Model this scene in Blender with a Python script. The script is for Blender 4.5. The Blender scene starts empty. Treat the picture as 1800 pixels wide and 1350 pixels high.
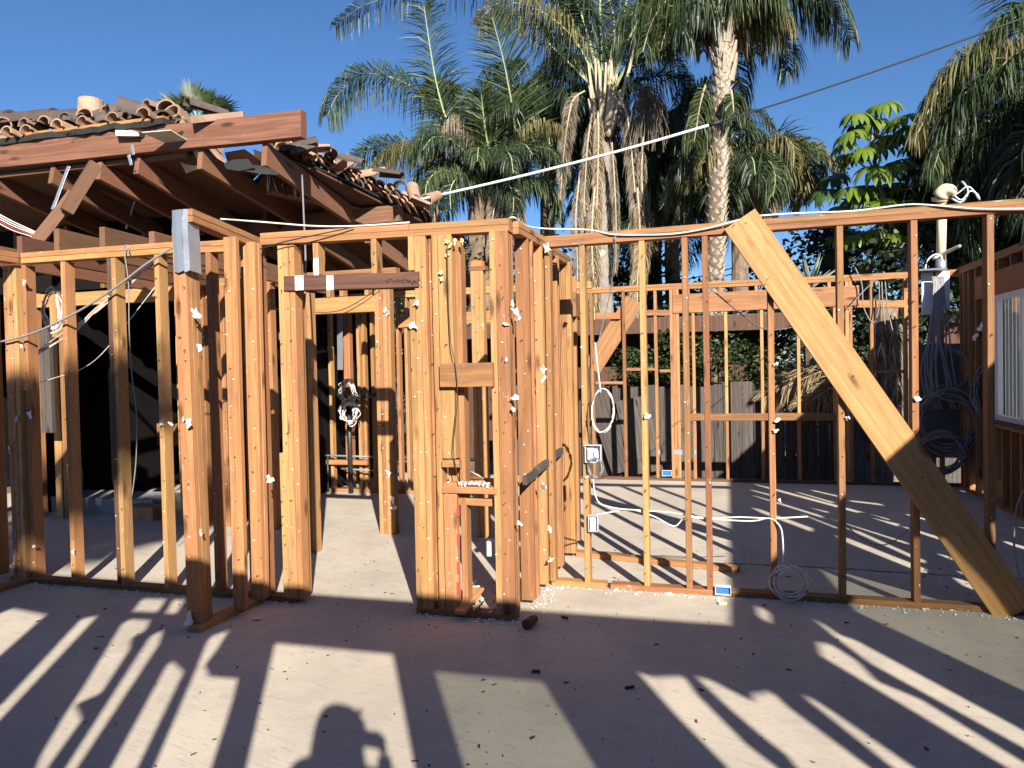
import bpy, bmesh, math, random
from mathutils import Vector, Matrix, Quaternion
random.seed(11)
R = math.radians
scene = bpy.context.scene
# ------------------------------------------------------------------ camera
FPX, PITCH, ROLL, YAW, EYE = 1318.3, -0.02291, -0.02087, 0.28174, 1.54
_F = Vector((-math.sin(YAW)*math.cos(PITCH), math.cos(YAW)*math.cos(PITCH), math.sin(PITCH)))
_R0 = Vector((math.cos(YAW), math.sin(YAW), 0)); _U0 = _R0.cross(_F)
_R = math.cos(ROLL)*_R0 + math.sin(ROLL)*_U0
_U = -math.sin(ROLL)*_R0 + math.cos(ROLL)*_U0
cam = bpy.data.cameras.new('camera'); camo = bpy.data.objects.new('camera', cam)
scene.collection.objects.link(camo); scene.camera = camo
m = Matrix((_R, _U, -_F)).transposed().to_4x4(); m.translation = (0, 0, EYE)
camo.matrix_world = m
cam.sensor_width = 36; cam.lens = 36*FPX/1800; cam.clip_start = .05; cam.clip_end = 2000
# ------------------------------------------------------------------ light
SUN_EL, SUN_AZ = R(25.6), R(29.14)             # shadows run SUN_AZ left of +y
sx, sy = math.sin(SUN_AZ), -math.cos(SUN_AZ)   # horizontal direction towards the sun
COT = 1/math.tan(SUN_EL)
world = bpy.data.worlds.new('World'); scene.world = world; world.use_nodes = True
nt = world.node_tree; nt.nodes.clear()
sky = nt.nodes.new('ShaderNodeTexSky'); sky.sky_type = 'NISHITA'; sky.sun_disc = False
sky.sun_elevation = SUN_EL; sky.sun_rotation = math.atan2(sx, sy)
sky.air_density = 1.0; sky.dust_density = 0.1; sky.ozone_density = 8.5; sky.altitude = 100
bg = nt.nodes.new('ShaderNodeBackground'); bg.inputs[1].default_value = 0.057
wo = nt.nodes.new('ShaderNodeOutputWorld')
nt.links.new(sky.outputs[0], bg.inputs[0]); nt.links.new(bg.outputs[0], wo.inputs[0])
sl = bpy.data.lights.new('sun', 'SUN'); sl.energy = 5.0; sl.angle = R(.53); sl.color = (1, .95, .86)
so = bpy.data.objects.new('sun', sl); scene.collection.objects.link(so); so.location = (20, -30, 25)
so.rotation_euler = Vector((sx*math.cos(SUN_EL), sy*math.cos(SUN_EL), math.sin(SUN_EL))).to_track_quat('Z', 'Y').to_euler()
scene.view_settings.view_transform = 'Standard'; scene.view_settings.look = 'None'
scene.view_settings.gamma = 1; scene.view_settings.use_curve_mapping = False
scene.view_settings.exposure = 1.22
scene.render.engine = 'CYCLES'
# ------------------------------------------------------------------ where a sight line meets a known plane
def ray(x, y): return _F*FPX + _R*(x-900) + _U*(675-y)
def PV(x, y, v):
    r = ray(x, y); return r*(v/r.y) + Vector((0, 0, EYE))
def PU(x, y, u):
    r = ray(x, y); return r*(u/r.x) + Vector((0, 0, EYE))
def PZ(x, y, z=0.0):
    r = ray(x, y); return r*((z-EYE)/r.z) + Vector((0, 0, EYE))
COL = scene.collection
# ------------------------------------------------------------------ materials
def newmat(name):
    m = bpy.data.materials.new(name); m.use_nodes = True
    n = m.node_tree.nodes; b = n['Principled BSDF']; return m, n, m.node_tree.links, b
def N(n, t, **k):
    x = n.new(t)
    for a, v in k.items(): setattr(x, a, v)
    return x
def ramp(n, stops):
    r = n.new('ShaderNodeValToRGB'); e = r.color_ramp.elements
    while len(e) < len(stops): e.new(.5)
    for q, (pos, c) in zip(e, stops):
        q.position = pos; q.color = (*c, 1) if len(c) == 3 else c
    return r
def mixc(n, l, fac, a, b, mode='MIX'):
    x = n.new('ShaderNodeMix'); x.data_type = 'RGBA'; x.blend_type = mode
    for s, v in ((0, fac), (6, a), (7, b)):
        if hasattr(v, 'links') or hasattr(v, 'node'): l.new(v, x.inputs[s])
        else: x.inputs[s].default_value = v if s == 0 else ((*v, 1) if len(v) == 3 else v)
    return x.outputs[2]
def wood(name, light, dark, plaster=.0, rough=.75, hv=.02, vv=.27, grime=.5):
    m, n, l, b = newmat(name)
    tc = N(n, 'ShaderNodeTexCoord'); oi = N(n, 'ShaderNodeObjectInfo')
    off = N(n, 'ShaderNodeVectorMath', operation='SCALE'); l.new(oi.outputs['Random'], off.inputs[3]); off.inputs[0].default_value = (37, 91, 53)
    add = N(n, 'ShaderNodeVectorMath', operation='ADD'); l.new(tc.outputs['Object'], add.inputs[0]); l.new(off.outputs[0], add.inputs[1])
    def mapped(s):
        mp = N(n, 'ShaderNodeMapping'); mp.inputs[3].default_value = s; l.new(add.outputs[0], mp.inputs[0]); return mp.outputs[0]
    w = N(n, 'ShaderNodeTexNoise'); w.inputs['Scale'].default_value = 1; w.inputs['Detail'].default_value = 3; l.new(mapped((7, 7, .9)), w.inputs['Vector'])
    g = N(n, 'ShaderNodeTexWave'); g.wave_type = 'RINGS'; g.rings_direction = 'Z'; g.inputs['Scale'].default_value = 1.5; g.inputs['Distortion'].default_value = 9
    g.inputs['Detail'].default_value = 3; g.inputs['Detail Scale'].default_value = .8; l.new(mapped((13, 22, .8)), g.inputs['Vector'])
    f = N(n, 'ShaderNodeTexNoise'); f.inputs['Detail'].default_value = 5; f.inputs['Scale'].default_value = 1; l.new(mapped((160, 160, 5)), f.inputs['Vector'])
    k = N(n, 'ShaderNodeTexVoronoi'); k.inputs['Scale'].default_value = 1; l.new(mapped((7, 7, 2.2)), k.inputs['Vector'])
    kr = ramp(n, [(.0, (1, 1, 1)), (.08, (.9, .9, .9)), (.19, (0, 0, 0))]); l.new(k.outputs['Distance'], kr.inputs[0])
    c = mixc(n, l, ramp_out(n, l, g.outputs['Fac'], .1, 1.0, .75), light, dark)
    c = mixc(n, l, ramp_out(n, l, w.outputs['Fac'], .4, .7, .55), c, tuple(x*.72 for x in light))
    c = mixc(n, l, ramp_out(n, l, f.outputs['Fac'], .42, .75, .5), c, tuple(x*.55 for x in dark))
    c = mixc(n, l, kr.outputs[0], c, tuple(x*.33 for x in dark))
    # grime and old stains, in object space
    s = N(n, 'ShaderNodeTexNoise'); s.inputs['Scale'].default_value = 1; s.inputs['Detail'].default_value = 6; s.inputs['Roughness'].default_value = .65; l.new(mapped((9, 9, 2.2)), s.inputs['Vector'])
    c = mixc(n, l, ramp_out(n, l, s.outputs['Fac'], .52, .72, grime), c, (.10, .065, .045))
    if plaster:
        s2 = N(n, 'ShaderNodeTexNoise'); s2.inputs['Scale'].default_value = 1; s2.inputs['Detail'].default_value = 7; s2.inputs['Roughness'].default_value = .75; l.new(mapped((26, 26, 7)), s2.inputs['Vector'])
        c = mixc(n, l, ramp_out(n, l, s2.outputs['Fac'], .63, .70, plaster), c, (.62, .58, .52))
    hs = N(n, 'ShaderNodeHueSaturation'); l.new(c, hs.inputs['Color'])
    mr = N(n, 'ShaderNodeMapRange'); l.new(oi.outputs['Random'], mr.inputs[0]); mr.inputs[3].default_value = 1-vv; mr.inputs[4].default_value = 1+vv*.75; l.new(mr.outputs[0], hs.inputs['Value'])
    m7 = N(n, 'ShaderNodeMath', operation='MULTIPLY'); l.new(oi.outputs['Random'], m7.inputs[0]); m7.inputs[1].default_value = 7.31
    fr = N(n, 'ShaderNodeMath', operation='FRACT'); l.new(m7.outputs[0], fr.inputs[0])
    mh = N(n, 'ShaderNodeMapRange'); l.new(fr.outputs[0], mh.inputs[0]); mh.inputs[3].default_value = .5-hv*.55; mh.inputs[4].default_value = .5+hv*.4; l.new(mh.outputs[0], hs.inputs['Hue'])
    l.new(hs.outputs[0], b.inputs['Base Color']); b.inputs['Roughness'].default_value = rough
    b.inputs['Specular IOR Level'].default_value = .3
    bp = N(n, 'ShaderNodeBump'); bp.inputs['Strength'].default_value = .35; bp.inputs['Distance'].default_value = .002
    l.new(f.outputs['Fac'], bp.inputs['Height']); l.new(bp.outputs[0], b.inputs['Normal'])
    return m
def ramp_out(n, l, sock, lo, hi, top=1.0):
    mr = n.new('ShaderNodeMapRange'); l.new(sock, mr.inputs[0])
    mr.inputs[1].default_value = lo; mr.inputs[2].default_value = hi; mr.inputs[4].default_value = top
    return mr.outputs[0]
def plain(name, col, rough=.7, metal=0.0, var=.15, scale=12, bump=0.0, spec=.4):
    m, n, l, b = newmat(name)
    tc = N(n, 'ShaderNodeTexCoord'); oi = N(n, 'ShaderNodeObjectInfo')
    off = N(n, 'ShaderNodeVectorMath', operation='SCALE'); l.new(oi.outputs['Random'], off.inputs[3]); off.inputs[0].default_value = (17, 31, 23)
    add = N(n, 'ShaderNodeVectorMath', operation='ADD'); l.new(tc.outputs['Object'], add.inputs[0]); l.new(off.outputs[0], add.inputs[1])
    t = N(n, 'ShaderNodeTexNoise'); t.inputs['Scale'].default_value = scale; t.inputs['Detail'].default_value = 6; t.inputs['Roughness'].default_value = .65; l.new(add.outputs[0], t.inputs['Vector'])
    c = mixc(n, l, ramp_out(n, l, t.outputs['Fac'], .3, .7), tuple(x*(1-var) for x in col), tuple(min(1, x*(1+var)) for x in col))
    hs = N(n, 'ShaderNodeHueSaturation'); l.new(c, hs.inputs['Color'])
    mr = N(n, 'ShaderNodeMapRange'); l.new(oi.outputs['Random'], mr.inputs[0]); mr.inputs[3].default_value = 1-var; mr.inputs[4].default_value = 1+var; l.new(mr.outputs[0], hs.inputs['Value'])
    l.new(hs.outputs[0], b.inputs['Base Color'])
    b.inputs['Roughness'].default_value = rough; b.inputs['Metallic'].default_value = metal; b.inputs['Specular IOR Level'].default_value = spec
    if bump:
        bp = N(n, 'ShaderNodeBump'); bp.inputs['Strength'].default_value = bump; bp.inputs['Distance'].default_value = .01
        l.new(t.outputs['Fac'], bp.inputs['Height']); l.new(bp.outputs[0], b.inputs['Normal'])
    return m
def leafmat(name, col, col2, rough=.45, trans=.25):
    m, n, l, b = newmat(name)
    tc = N(n, 'ShaderNodeTexCoord')
    t = N(n, 'ShaderNodeTexNoise'); t.inputs['Scale'].default_value = 4.5; t.inputs['Detail'].default_value = 4; l.new(tc.outputs['Object'], t.inputs['Vector'])
    c = mixc(n, l, ramp_out(n, l, t.outputs['Fac'], .35, .65), col, col2)
    l.new(c, b.inputs['Base Color']); b.inputs['Roughness'].default_value = rough
    tr = N(n, 'ShaderNodeBsdfTranslucent'); l.new(mixc(n, l, .5, c, tuple(min(1, x*1.6) for x in col2)), tr.inputs[0])
    mx = N(n, 'ShaderNodeMixShader'); mx.inputs[0].default_value = trans
    out = n['Material Output']; l.new(b.outputs[0], mx.inputs[1]); l.new(tr.outputs[0], mx.inputs[2]); l.new(mx.outputs[0], out.inputs[0])
    return m
W = {
 'y': wood('fir_yellow', (.475, .25, .100), (.35, .168, .062), plaster=.5),
 'o': wood('fir_orange', (.42, .207, .080), (.295, .133, .048), plaster=.6),
 'r': wood('redwood_stud', (.345, .162, .066), (.235, .100, .040), plaster=.5),
 'd': wood('dark_old_wood', (.13, .066, .040), (.075, .035, .022), plaster=.3),
 's': wood('stained_rafter', (.215, .106, .058), (.135, .060, .033), plaster=.15, rough=.6),
 'p': wood('pale_raw_board', (.47, .245, .098), (.37, .172, .062), plaster=.1, vv=.05, grime=.35),
 'g': wood('grey_weathered_board', (.105, .088, .076), (.05, .042, .036), plaster=.1, rough=.9),
 'w': wood('white_painted_wood', (.62, .60, .56), (.55, .53, .49), plaster=.2),
}
M_galv = plain('galvanised_steel', (.42, .44, .47), .42, .75, .12, 9)
M_dark = plain('black_plastic_pipe', (.025, .025, .027), .45, 0, .2)
M_cable = plain('white_cable', (.60, .57, .51), .45, 0, .06)
M_wire = plain('grey_cable', (.20, .19, .19), .5, 0, .1)
M_black = plain('black_cable', (.02, .02, .02), .6)
M_red = plain('red_wire', (.35, .04, .03), .5)
M_gyp = plain('gypsum', (.74, .71, .66), .95, 0, .08, 30, .4)
M_foam = plain('yellow_foam', (.72, .60, .30), .9, 0, .12, 40, .6)
M_paint = plain('white_splash', (.68, .66, .62), .8, 0, .05)
M_tile = plain('terracotta_tile', (.31, .185, .125), .85, 0, .3, 8, .3)
M_tiled = plain('dark_weathered_tile', (.085, .062, .052), .8, 0, .3, 8, .3)
M_felt = plain('black_roofing_felt', (.022, .021, .021), .95, 0, .3, 8, .5)
M_shade = plain('painted_shade_black', (.007, .006, .006), .95, 0, .2, 8, .2, .1)  # near-black colour standing in for the shade inside the house
M_paper = plain('pale_underlay_paper', (.60, .56, .47), .9, 0, .1, 8, .3)
M_blue = plain('blue_plastic', (.02, .12, .42), .4)
M_nail = plain('nail_steel', (.10, .07, .05), .6, .5)
M_grey = plain('grey_steel_panel', (.10, .105, .12), .5, .2, .08)
M_vinyl = plain('white_vinyl', (.66, .66, .67), .45, 0, .04)
M_blind = leafmat('curtain_cloth', (.42, .43, .43), (.34, .35, .35), .9, .6)
M_pane = None
M_box = plain('pale_blue_grey_box', (.50, .54, .58), .5, 0, .08)
M_redpaint = plain('red_marking_paint', (.5, .05, .03), .7)
M_ink = plain('marker_ink', (.03, .02, .015), .7)
M_scar = plain('pale_leaf_scar', (.40, .345, .27), .9, 0, .25, 12, .5)
M_stucco = plain('grey_stucco', (.30, .30, .31), .95, 0, .15, 40, .5)
M_brick = plain('orange_brick', (.60, .16, .05), .9, 0, .15, 20, .4)
M_cream = plain('cream_painted_pipe', (.66, .54, .34), .6, 0, .08)
M_trunk = plain('palm_trunk_grey', (.25, .215, .18), .95, 0, .35, 7, .8)
M_boot = plain('palm_boot_brown', (.15, .105, .07), .95, 0, .4, 9, .8)
M_straw = leafmat('dry_palm_straw', (.34, .26, .155), (.25, .175, .095), .8, .1)
M_straw2 = leafmat('grey_brown_dead_leaf', (.23, .185, .13), (.14, .105, .07), .85, .08)
M_pet = plain('pale_leaf_stalk', (.38, .31, .21), .7, 0, .2)
M_petg = plain('green_leaf_stalk', (.30, .34, .16), .5, 0, .15)
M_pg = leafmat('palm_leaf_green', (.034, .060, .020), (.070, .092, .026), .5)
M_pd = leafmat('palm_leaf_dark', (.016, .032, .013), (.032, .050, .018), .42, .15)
M_py = leafmat('palm_leaf_yellowing', (.12, .125, .035), (.18, .145, .055), .55)
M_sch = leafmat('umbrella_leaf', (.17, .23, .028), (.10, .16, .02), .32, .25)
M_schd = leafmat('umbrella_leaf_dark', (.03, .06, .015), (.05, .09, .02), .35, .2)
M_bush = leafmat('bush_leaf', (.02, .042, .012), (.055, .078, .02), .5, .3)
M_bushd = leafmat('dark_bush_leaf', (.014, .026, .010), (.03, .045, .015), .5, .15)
M_flower = leafmat('red_flower', (.5, .02, .03), (.6, .06, .05), .6, .3)
M_agave = leafmat('agave_leaf', (.25, .28, .20), (.18, .20, .16), .6, .1)
def M_glass_make(name, tint):
    m, n, l, b = newmat(name)
    t = N(n, 'ShaderNodeBsdfTransparent'); t.inputs[0].default_value = (*tint, 1)
    g = N(n, 'ShaderNodeBsdfGlossy'); g.inputs['Roughness'].default_value = .03
    lw = N(n, 'ShaderNodeLayerWeight'); f = N(n, 'ShaderNodeMath', operation='POWER'); l.new(lw.outputs['Facing'], f.inputs[0]); f.inputs[1].default_value = 4.5
    x = N(n, 'ShaderNodeMixShader'); l.new(f.outputs[0], x.inputs[0]); l.new(t.outputs[0], x.inputs[1]); l.new(g.outputs[0], x.inputs[2])
    l.new(x.outputs[0], n['Material Output'].inputs[0]); return m
M_glass = M_glass_make('tinted_glass', (.31, .33, .29)); M_pane = M_glass_make('clear_glass', (.9, .92, .92))
def M_floor_make():
    m, n, l, b = newmat('old_concrete_slab')
    tc = N(n, 'ShaderNodeTexCoord')
    def noise(s, d=6, r=.6, mp=None):
        t = N(n, 'ShaderNodeTexNoise'); t.inputs['Scale'].default_value = s; t.inputs['Detail'].default_value = d; t.inputs['Roughness'].default_value = r
        if mp:
            q = N(n, 'ShaderNodeMapping'); q.inputs[3].default_value = mp; l.new(tc.outputs['Object'], q.inputs[0]); l.new(q.outputs[0], t.inputs['Vector'])
        else: l.new(tc.outputs['Object'], t.inputs['Vector'])
        return t.outputs['Fac']
    base = mixc(n, l, ramp_out(n, l, noise(.8, 8, .7), .42, .58), (.54, .468, .372), (.46, .397, .318))
    base = mixc(n, l, ramp_out(n, l, noise(3.5, 8, .7), .5, .8, .6), base, (.38, .33, .30))
    q0 = N(n, 'ShaderNodeMapping'); q0.inputs[2].default_value = (0, 0, R(14)); l.new(tc.outputs['Object'], q0.inputs[0])
    st = N(n, 'ShaderNodeTexNoise'); st.inputs['Scale'].default_value = 1; st.inputs['Detail'].default_value = 5; st.inputs['Roughness'].default_value = .75; st.inputs['Distortion'].default_value = .6
    q1 = N(n, 'ShaderNodeMapping'); q1.inputs[3].default_value = (7, 55, 7); l.new(q0.outputs[0], q1.inputs[0]); l.new(q1.outputs[0], st.inputs['Vector'])
    base = mixc(n, l, ramp_out(n, l, st.outputs['Fac'], .55, .66, .5), base, (.27, .235, .215))
    base = mixc(n, l, ramp_out(n, l, noise(1.7, 8, .8), .48, .64, .55), base, (.36, .31, .265))
    base = mixc(n, l, ramp_out(n, l, noise(60, 4, .7), .58, .70, .45), base, (.27, .225, .19))
    q2_ = N(n, 'ShaderNodeMapping'); q2_.inputs[3].default_value = (16, 150, 16); l.new(q0.outputs[0], q2_.inputs[0]); fl = N(n, 'ShaderNodeTexNoise'); fl.inputs['Scale'].default_value = 1; fl.inputs['Detail'].default_value = 3; l.new(q2_.outputs[0], fl.inputs['Vector'])
    base = mixc(n, l, ramp_out(n, l, fl.outputs['Fac'], .66, .72, .6), base, (.20, .165, .14))
    base = mixc(n, l, ramp_out(n, l, noise(9, 5, .7), .66, .74, .5), base, (.66, .62, .56))
    v = N(n, 'ShaderNodeTexVoronoi'); v.feature = 'DISTANCE_TO_EDGE'; v.inputs['Scale'].default_value = .45
    ws = N(n, 'ShaderNodeTexNoise'); ws.inputs['Scale'].default_value = 1.5; l.new(tc.outputs['Object'], ws.inputs['Vector'])
    wm = mixc(n, l, .25, tc.outputs['Object'], ws.outputs['Color'], 'ADD'); l.new(wm, v.inputs['Vector'])
    l.new(base, b.inputs['Base Color']); b.inputs['Roughness'].default_value = .88; b.inputs['Specular IOR Level'].default_value = .25
    bp = N(n, 'ShaderNodeBump'); bp.inputs['Strength'].default_value = .25; bp.inputs['Distance'].default_value = .004
    l.new(st.outputs['Fac'], bp.inputs['Height']); l.new(bp.outputs[0], b.inputs['Normal'])
    return m
M_floor = M_floor_make()
M_dirt = plain('bare_earth', (.16, .12, .085), .95, 0, .3, 3, .5)
# ------------------------------------------------------------------ object helpers
def link(name, me, mat=None, parent=None):
    o = bpy.data.objects.new(name, me); COL.objects.link(o)
    if mat is not None and me is not None:
        for x in (mat if isinstance(mat, (list, tuple)) else [mat]): me.materials.append(x)
    if parent is not None: o.parent = parent
    return o
def tag(o, label=None, cat=None, group=None, kind=None):
    if label: o['label'] = label
    if cat: o['category'] = cat
    if group: o['group'] = group
    if kind: o['kind'] = kind
    return o
def empty(name, label, cat, loc=(0, 0, 0), group=None):
    o = bpy.data.objects.new(name, None); COL.objects.link(o); o.location = loc; o.empty_display_size = .1
    return tag(o, label, cat, group)
def mesh(name, vs, fs, smooth=False):
    me = bpy.data.meshes.new(name); me.from_pydata([tuple(v) for v in vs], [], fs); me.update()
    if smooth: me.polygons.foreach_set('use_smooth', [True]*len(me.polygons))
    return me
def member(parent, name, p0, p1, a, b, mat, hint=(1, 0, 0), warp=.0015, seg=4, cham=.0025, label=None):
    """A sawn timber from p0 to p1; a = size along the hint direction, b = the other; own local Z runs along it."""
    p0 = Vector(p0); p1 = Vector(p1); z = (p1-p0); L = z.length; z.normalize()
    x = Vector(hint); x = (x - z*x.dot(z)).normalized(); y = z.cross(x)
    vs = []; c = min(cham, a*.2, b*.2)
    prof = [(-a/2+c, -b/2), (a/2-c, -b/2), (a/2, -b/2+c), (a/2, b/2-c), (a/2-c, b/2), (-a/2+c, b/2), (-a/2, b/2-c), (-a/2, -b/2+c)]
    n = seg
    for i in range(n+1):
        t = i/n; jx, jy = (random.uniform(-warp, warp), random.uniform(-warp, warp)) if 0 < i < n else (0, 0)
        for (px, py) in prof: vs.append((px+jx, py+jy, (t-.5)*L))
    fs = []
    for i in range(n):
        for k in range(8):
            q = i*8; fs.append((q+k, q+(k+1) % 8, q+8+(k+1) % 8, q+8+k))
    fs.append(tuple(range(7, -1, -1))); fs.append(tuple(n*8+k for k in range(8)))
    o = link(name, mesh(name, vs, fs), mat, parent)
    mw = Matrix((x, y, z)).transposed().to_4x4(); mw.translation = (p0+p1)/2
    if parent is not None: mw = Matrix.Translation(-parent.location) @ mw
    o.matrix_local = mw
    if label: o['label'] = label
    return o
def stud(par, u, v, z0, z1, mat, w=.038, d=.089, name='stud', lean=0.0, **k):
    """u, v = the front left corner; w along u, d along v."""
    return member(par, name, (u+w/2, v+d/2, z0), (u+w/2+lean, v+d/2, z1), w, d, mat, **k)
def tube(path, r, sides=6, closed=False, smooth=2):
    pts = [Vector(p) for p in path]
    if smooth and len(pts) > 2:
        out = []; n = len(pts)
        for i in range(n if closed else n-1):
            p0 = pts[(i-1) % n] if closed or i > 0 else pts[i]; p1 = pts[i]; p2 = pts[(i+1) % n]
            p3 = pts[(i+2) % n] if closed or i+2 < n else p2
            for s in range(smooth+1):
                t = s/(smooth+1)
                out.append(.5*((2*p1)+(-p0+p2)*t+(2*p0-5*p1+4*p2-p3)*t*t+(-p0+3*p1-3*p2+p3)*t**3))
        if not closed: out.append(pts[-1])
        pts = out
    vs = []; fs = []; n = len(pts)
    for i, p in enumerate(pts):
        d = (pts[(i+1) % n]-pts[i-1]) if (closed or 0 < i < n-1) else (pts[1]-pts[0] if i == 0 else pts[-1]-pts[-2])
        if d.length < 1e-9: d = Vector((0, 0, 1))
        d.normalize(); a = Vector((0, 0, 1)) if abs(d.z) < .9 else Vector((1, 0, 0))
        x = d.cross(a).normalized(); y = d.cross(x); rr = r(i/max(1, n-1)) if callable(r) else r
        for k in range(sides):
            an = 2*math.pi*k/sides; vs.append(p+x*math.cos(an)*rr+y*math.sin(an)*rr)
    for i in range(n if closed else n-1):
        j = (i+1) % n
        for k in range(sides): fs.append((i*sides+k, i*sides+(k+1) % sides, j*sides+(k+1) % sides, j*sides+k))
    if not closed:
        fs.append(tuple(range(sides-1, -1, -1))); fs.append(tuple((n-1)*sides+k for k in range(sides)))
    return vs, fs
def join(parts):
    V, F = [], []
    for vs, fs in parts:
        b = len(V); V += list(vs); F += [tuple(i+b for i in f) for f in fs]
    return V, F
def cable(name, path, r, mat, parent=None, label=None, cat=None, group=None, smooth=3):
    vs, fs = tube(path, r, 6, smooth=smooth)
    o = link(name, mesh(name, vs, fs, True), mat, parent)
    if label: tag(o, label, cat, group)
    return o
def pxp(pts, v): return [PV(x, y, v+(dv[0] if dv else 0)) for x, y, *dv in pts]
def boxg(x0, x1, y0, y1, z0, z1):
    vs = [(x, y, z) for z in (z0, z1) for y in (y0, y1) for x in (x0, x1)]
    return vs, [(0, 2, 3, 1), (4, 5, 7, 6), (0, 1, 5, 4), (1, 3, 7, 5), (3, 2, 6, 7), (2, 0, 4, 6)]
def scrap_geo(s, seed, th=.012):
    r = random.Random(seed); n = r.randint(9, 13); vs = []; fs = []; th *= .5
    rad = [s*r.choice((r.uniform(.3, .55), r.uniform(.75, 1.25))) for _ in range(n)]
    for side in (0, 1):
        for k in range(n):
            a = 2*math.pi*k/n; q = rad[k]*(1 if side == 0 else r.uniform(.85, 1))
            vs.append((q*math.cos(a)*.75, side*th+r.uniform(-.003, .003)-(.3*abs(math.cos(a))*s*.3), q*math.sin(a)))
    fs = [tuple(range(n)), tuple(range(2*n-1, n-1, -1))]+[(k, n+k, n+(k+1) % n, (k+1) % n) for k in range(n)]
    return vs, fs
def scrap(par, x, y, v, s=.04, mat=None, name='drywall_scrap', label=None, seed=None):
    vs, fs = scrap_geo(s, seed if seed is not None else random.random()*999)
    p = PV(x, y, v-.02) if v is not None else Vector((x))
    o = link(name, mesh(name, vs, fs), mat or M_gyp, par); o.location = p-par.location
    o.rotation_euler = (random.uniform(-.4, .4), random.uniform(-3, 3), random.uniform(-.7, .5))
    if label: o['label'] = label
    return o
NAILS = {}
def nails(par, pts):
    NAILS.setdefault(par.name, (par, []))[1].extend(pts)
def flush_nails():
    for par, pts in NAILS.values():
        parts = []
        for p, kind in pts:
            L = random.uniform(.008, .03); s = .0028 if kind == 0 else random.uniform(.0025, .006)
            d = Vector((random.uniform(-.4, .4), -1, random.uniform(-.5, .3)))*L
            if kind == 0: parts.append(tube([p, p+d], s, 4, smooth=0))
            else: parts.append(tube([p+Vector((0, .002, 0)), p+Vector((random.uniform(-.3, .3)*s, -s*1.3, 0))], s, 5, smooth=0))
        for kind, nm, mt in ((0, 'nail', M_nail), (1, 'plaster_crumb', M_gyp)):
            sel = [g for g, (p, k) in zip(parts, pts) if k == kind]
            if sel:
                vs, fs = join(sel); vs = [Vector(v)-par.location for v in vs]
                tag(link(nm, mesh(nm, vs, fs), mt, par), kind='stuff')
def studnails(par, u, w, v, z0, z1, n=9, plast=.4):
    z = z0+random.uniform(.05, .2)
    while z < z1:
        nails(par, [(Vector((u+random.uniform(.15, .85)*w, v, z)), 1 if random.random() < plast else 0)])
        z += (z1-z0)/n*random.uniform(.4, 1.6)
# ------------------------------------------------------------------ ground
def sheet(name, x0, x1, y0, y1, z, mat, nx=1, ny=1, dz=0, kind='structure'):
    vs = []; fs = []
    for j in range(ny+1):
        for i in range(nx+1):
            vs.append((x0+(x1-x0)*i/nx, y0+(y1-y0)*j/ny, z+(random.uniform(-dz, dz) if 0 < i < nx and 0 < j < ny else 0)))
    for j in range(ny):
        for i in range(nx):
            a = j*(nx+1)+i; fs.append((a, a+1, a+nx+2, a+nx+1))
    return tag(link(name, mesh(name, vs, fs), mat), kind=kind)
sheet('ground', -400, 400, -300, 700, -.22, M_dirt)
V0, F0 = boxg(-9.2, 3.0, -6, 10.22, -.26, 0)
floor = tag(link('floor', mesh('floor', V0, F0), M_floor), kind='structure')
# ------------------------------------------------------------------ framed walls
H1 = 2.37                                        # underside of the double top plate
def ply(par, u, v, z0, z1, mats, w=.038, d=.089, gap=.0015, nail=True, step=None):
    """studs side by side along u; mats one letter each"""
    for i, c in enumerate(mats):
        dv = step[i] if step else random.uniform(-.003, .003)
        stud(par, u+i*(w+gap), v+dv, z0, z1, W[c], w, d, lean=random.uniform(-.003, .003))
        if nail: studnails(par, u+i*(w+gap), w, v+dv, z0, z1)
def plates(par, x0, y0, x1, y1, v, mats=('y', 'y'), split=None, d=.089, names=('top_plate', 'top_plate')):
    """two stacked plates whose upper front edge runs from pixel sight (x0,y0) to (x1,y1) on plane v"""
    a = PV(x0, y0, v); b = PV(x1, y1, v)
    for k in (0, 1):
        zz = Vector((0, d/2, -.019-.039*k))
        p, q = a+zz, b+zz
        if split and k == 0:
            s = p.lerp(q, split); member(par, names[k], p, s, .038, d, W[mats[0]], hint=(0, 0, 1)); member(par, names[k], s+(q-p).normalized()*.003, q, .038, d, W[mats[-1]], hint=(0, 0, 1))
        else: member(par, names[k], p, q, .038, d, W[mats[k]], hint=(0, 0, 1))
    return a.z-.079, b.z-.079
ux = lambda x, y, v: PV(x, y, v).x
# ---- left wall
VL = 4.34
wl = empty('stud_wall', 'open stud wall at the left, running from the left edge to the doorway, one long double top plate', 'stud wall', (-3.9, VL, 0))
plates(wl, 36, 444.6, 330, 423, VL, ('o', 'o'))
plates(wl, 331, 425, 446, 419, VL, ('o', 'o'))
for x, y, mt, n0 in ((126, 1031, 'o', 10), (206, 1036, 'dy', 10), (289, 1042, 'y', 10), (378, 1048, 'o', 8)):
    ply(wl, ux(x, y, VL), VL, .038, H1, mt)
u0 = ux(36, 1031, VL)
ply(wl, u0-.10, VL, .038, H1, 'rooy', step=[.03, 0, .0, .0])
ply(wl, u0-.29, VL+.01, .038, H1-.02, 'yo')
ply(wl, u0+.085, VL+.02, .038, H1, 'o')
ply(wl, ux(447, 1055, VL)-.03, VL, .038, H1, 'oyo', step=[0, -.01, .03])
ply(wl, ux(498, 1050, VL), VL+.0, .038, 1.0, 'y')
member(wl, 'bottom_plate', (u0-.1, VL+.045, .02), (-2.77, VL+.045, .02), .038, .089, W['r'], hint=(0, 0, 1))
for i in range(7):
    x = random.uniform(u0, -2.8)
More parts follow.
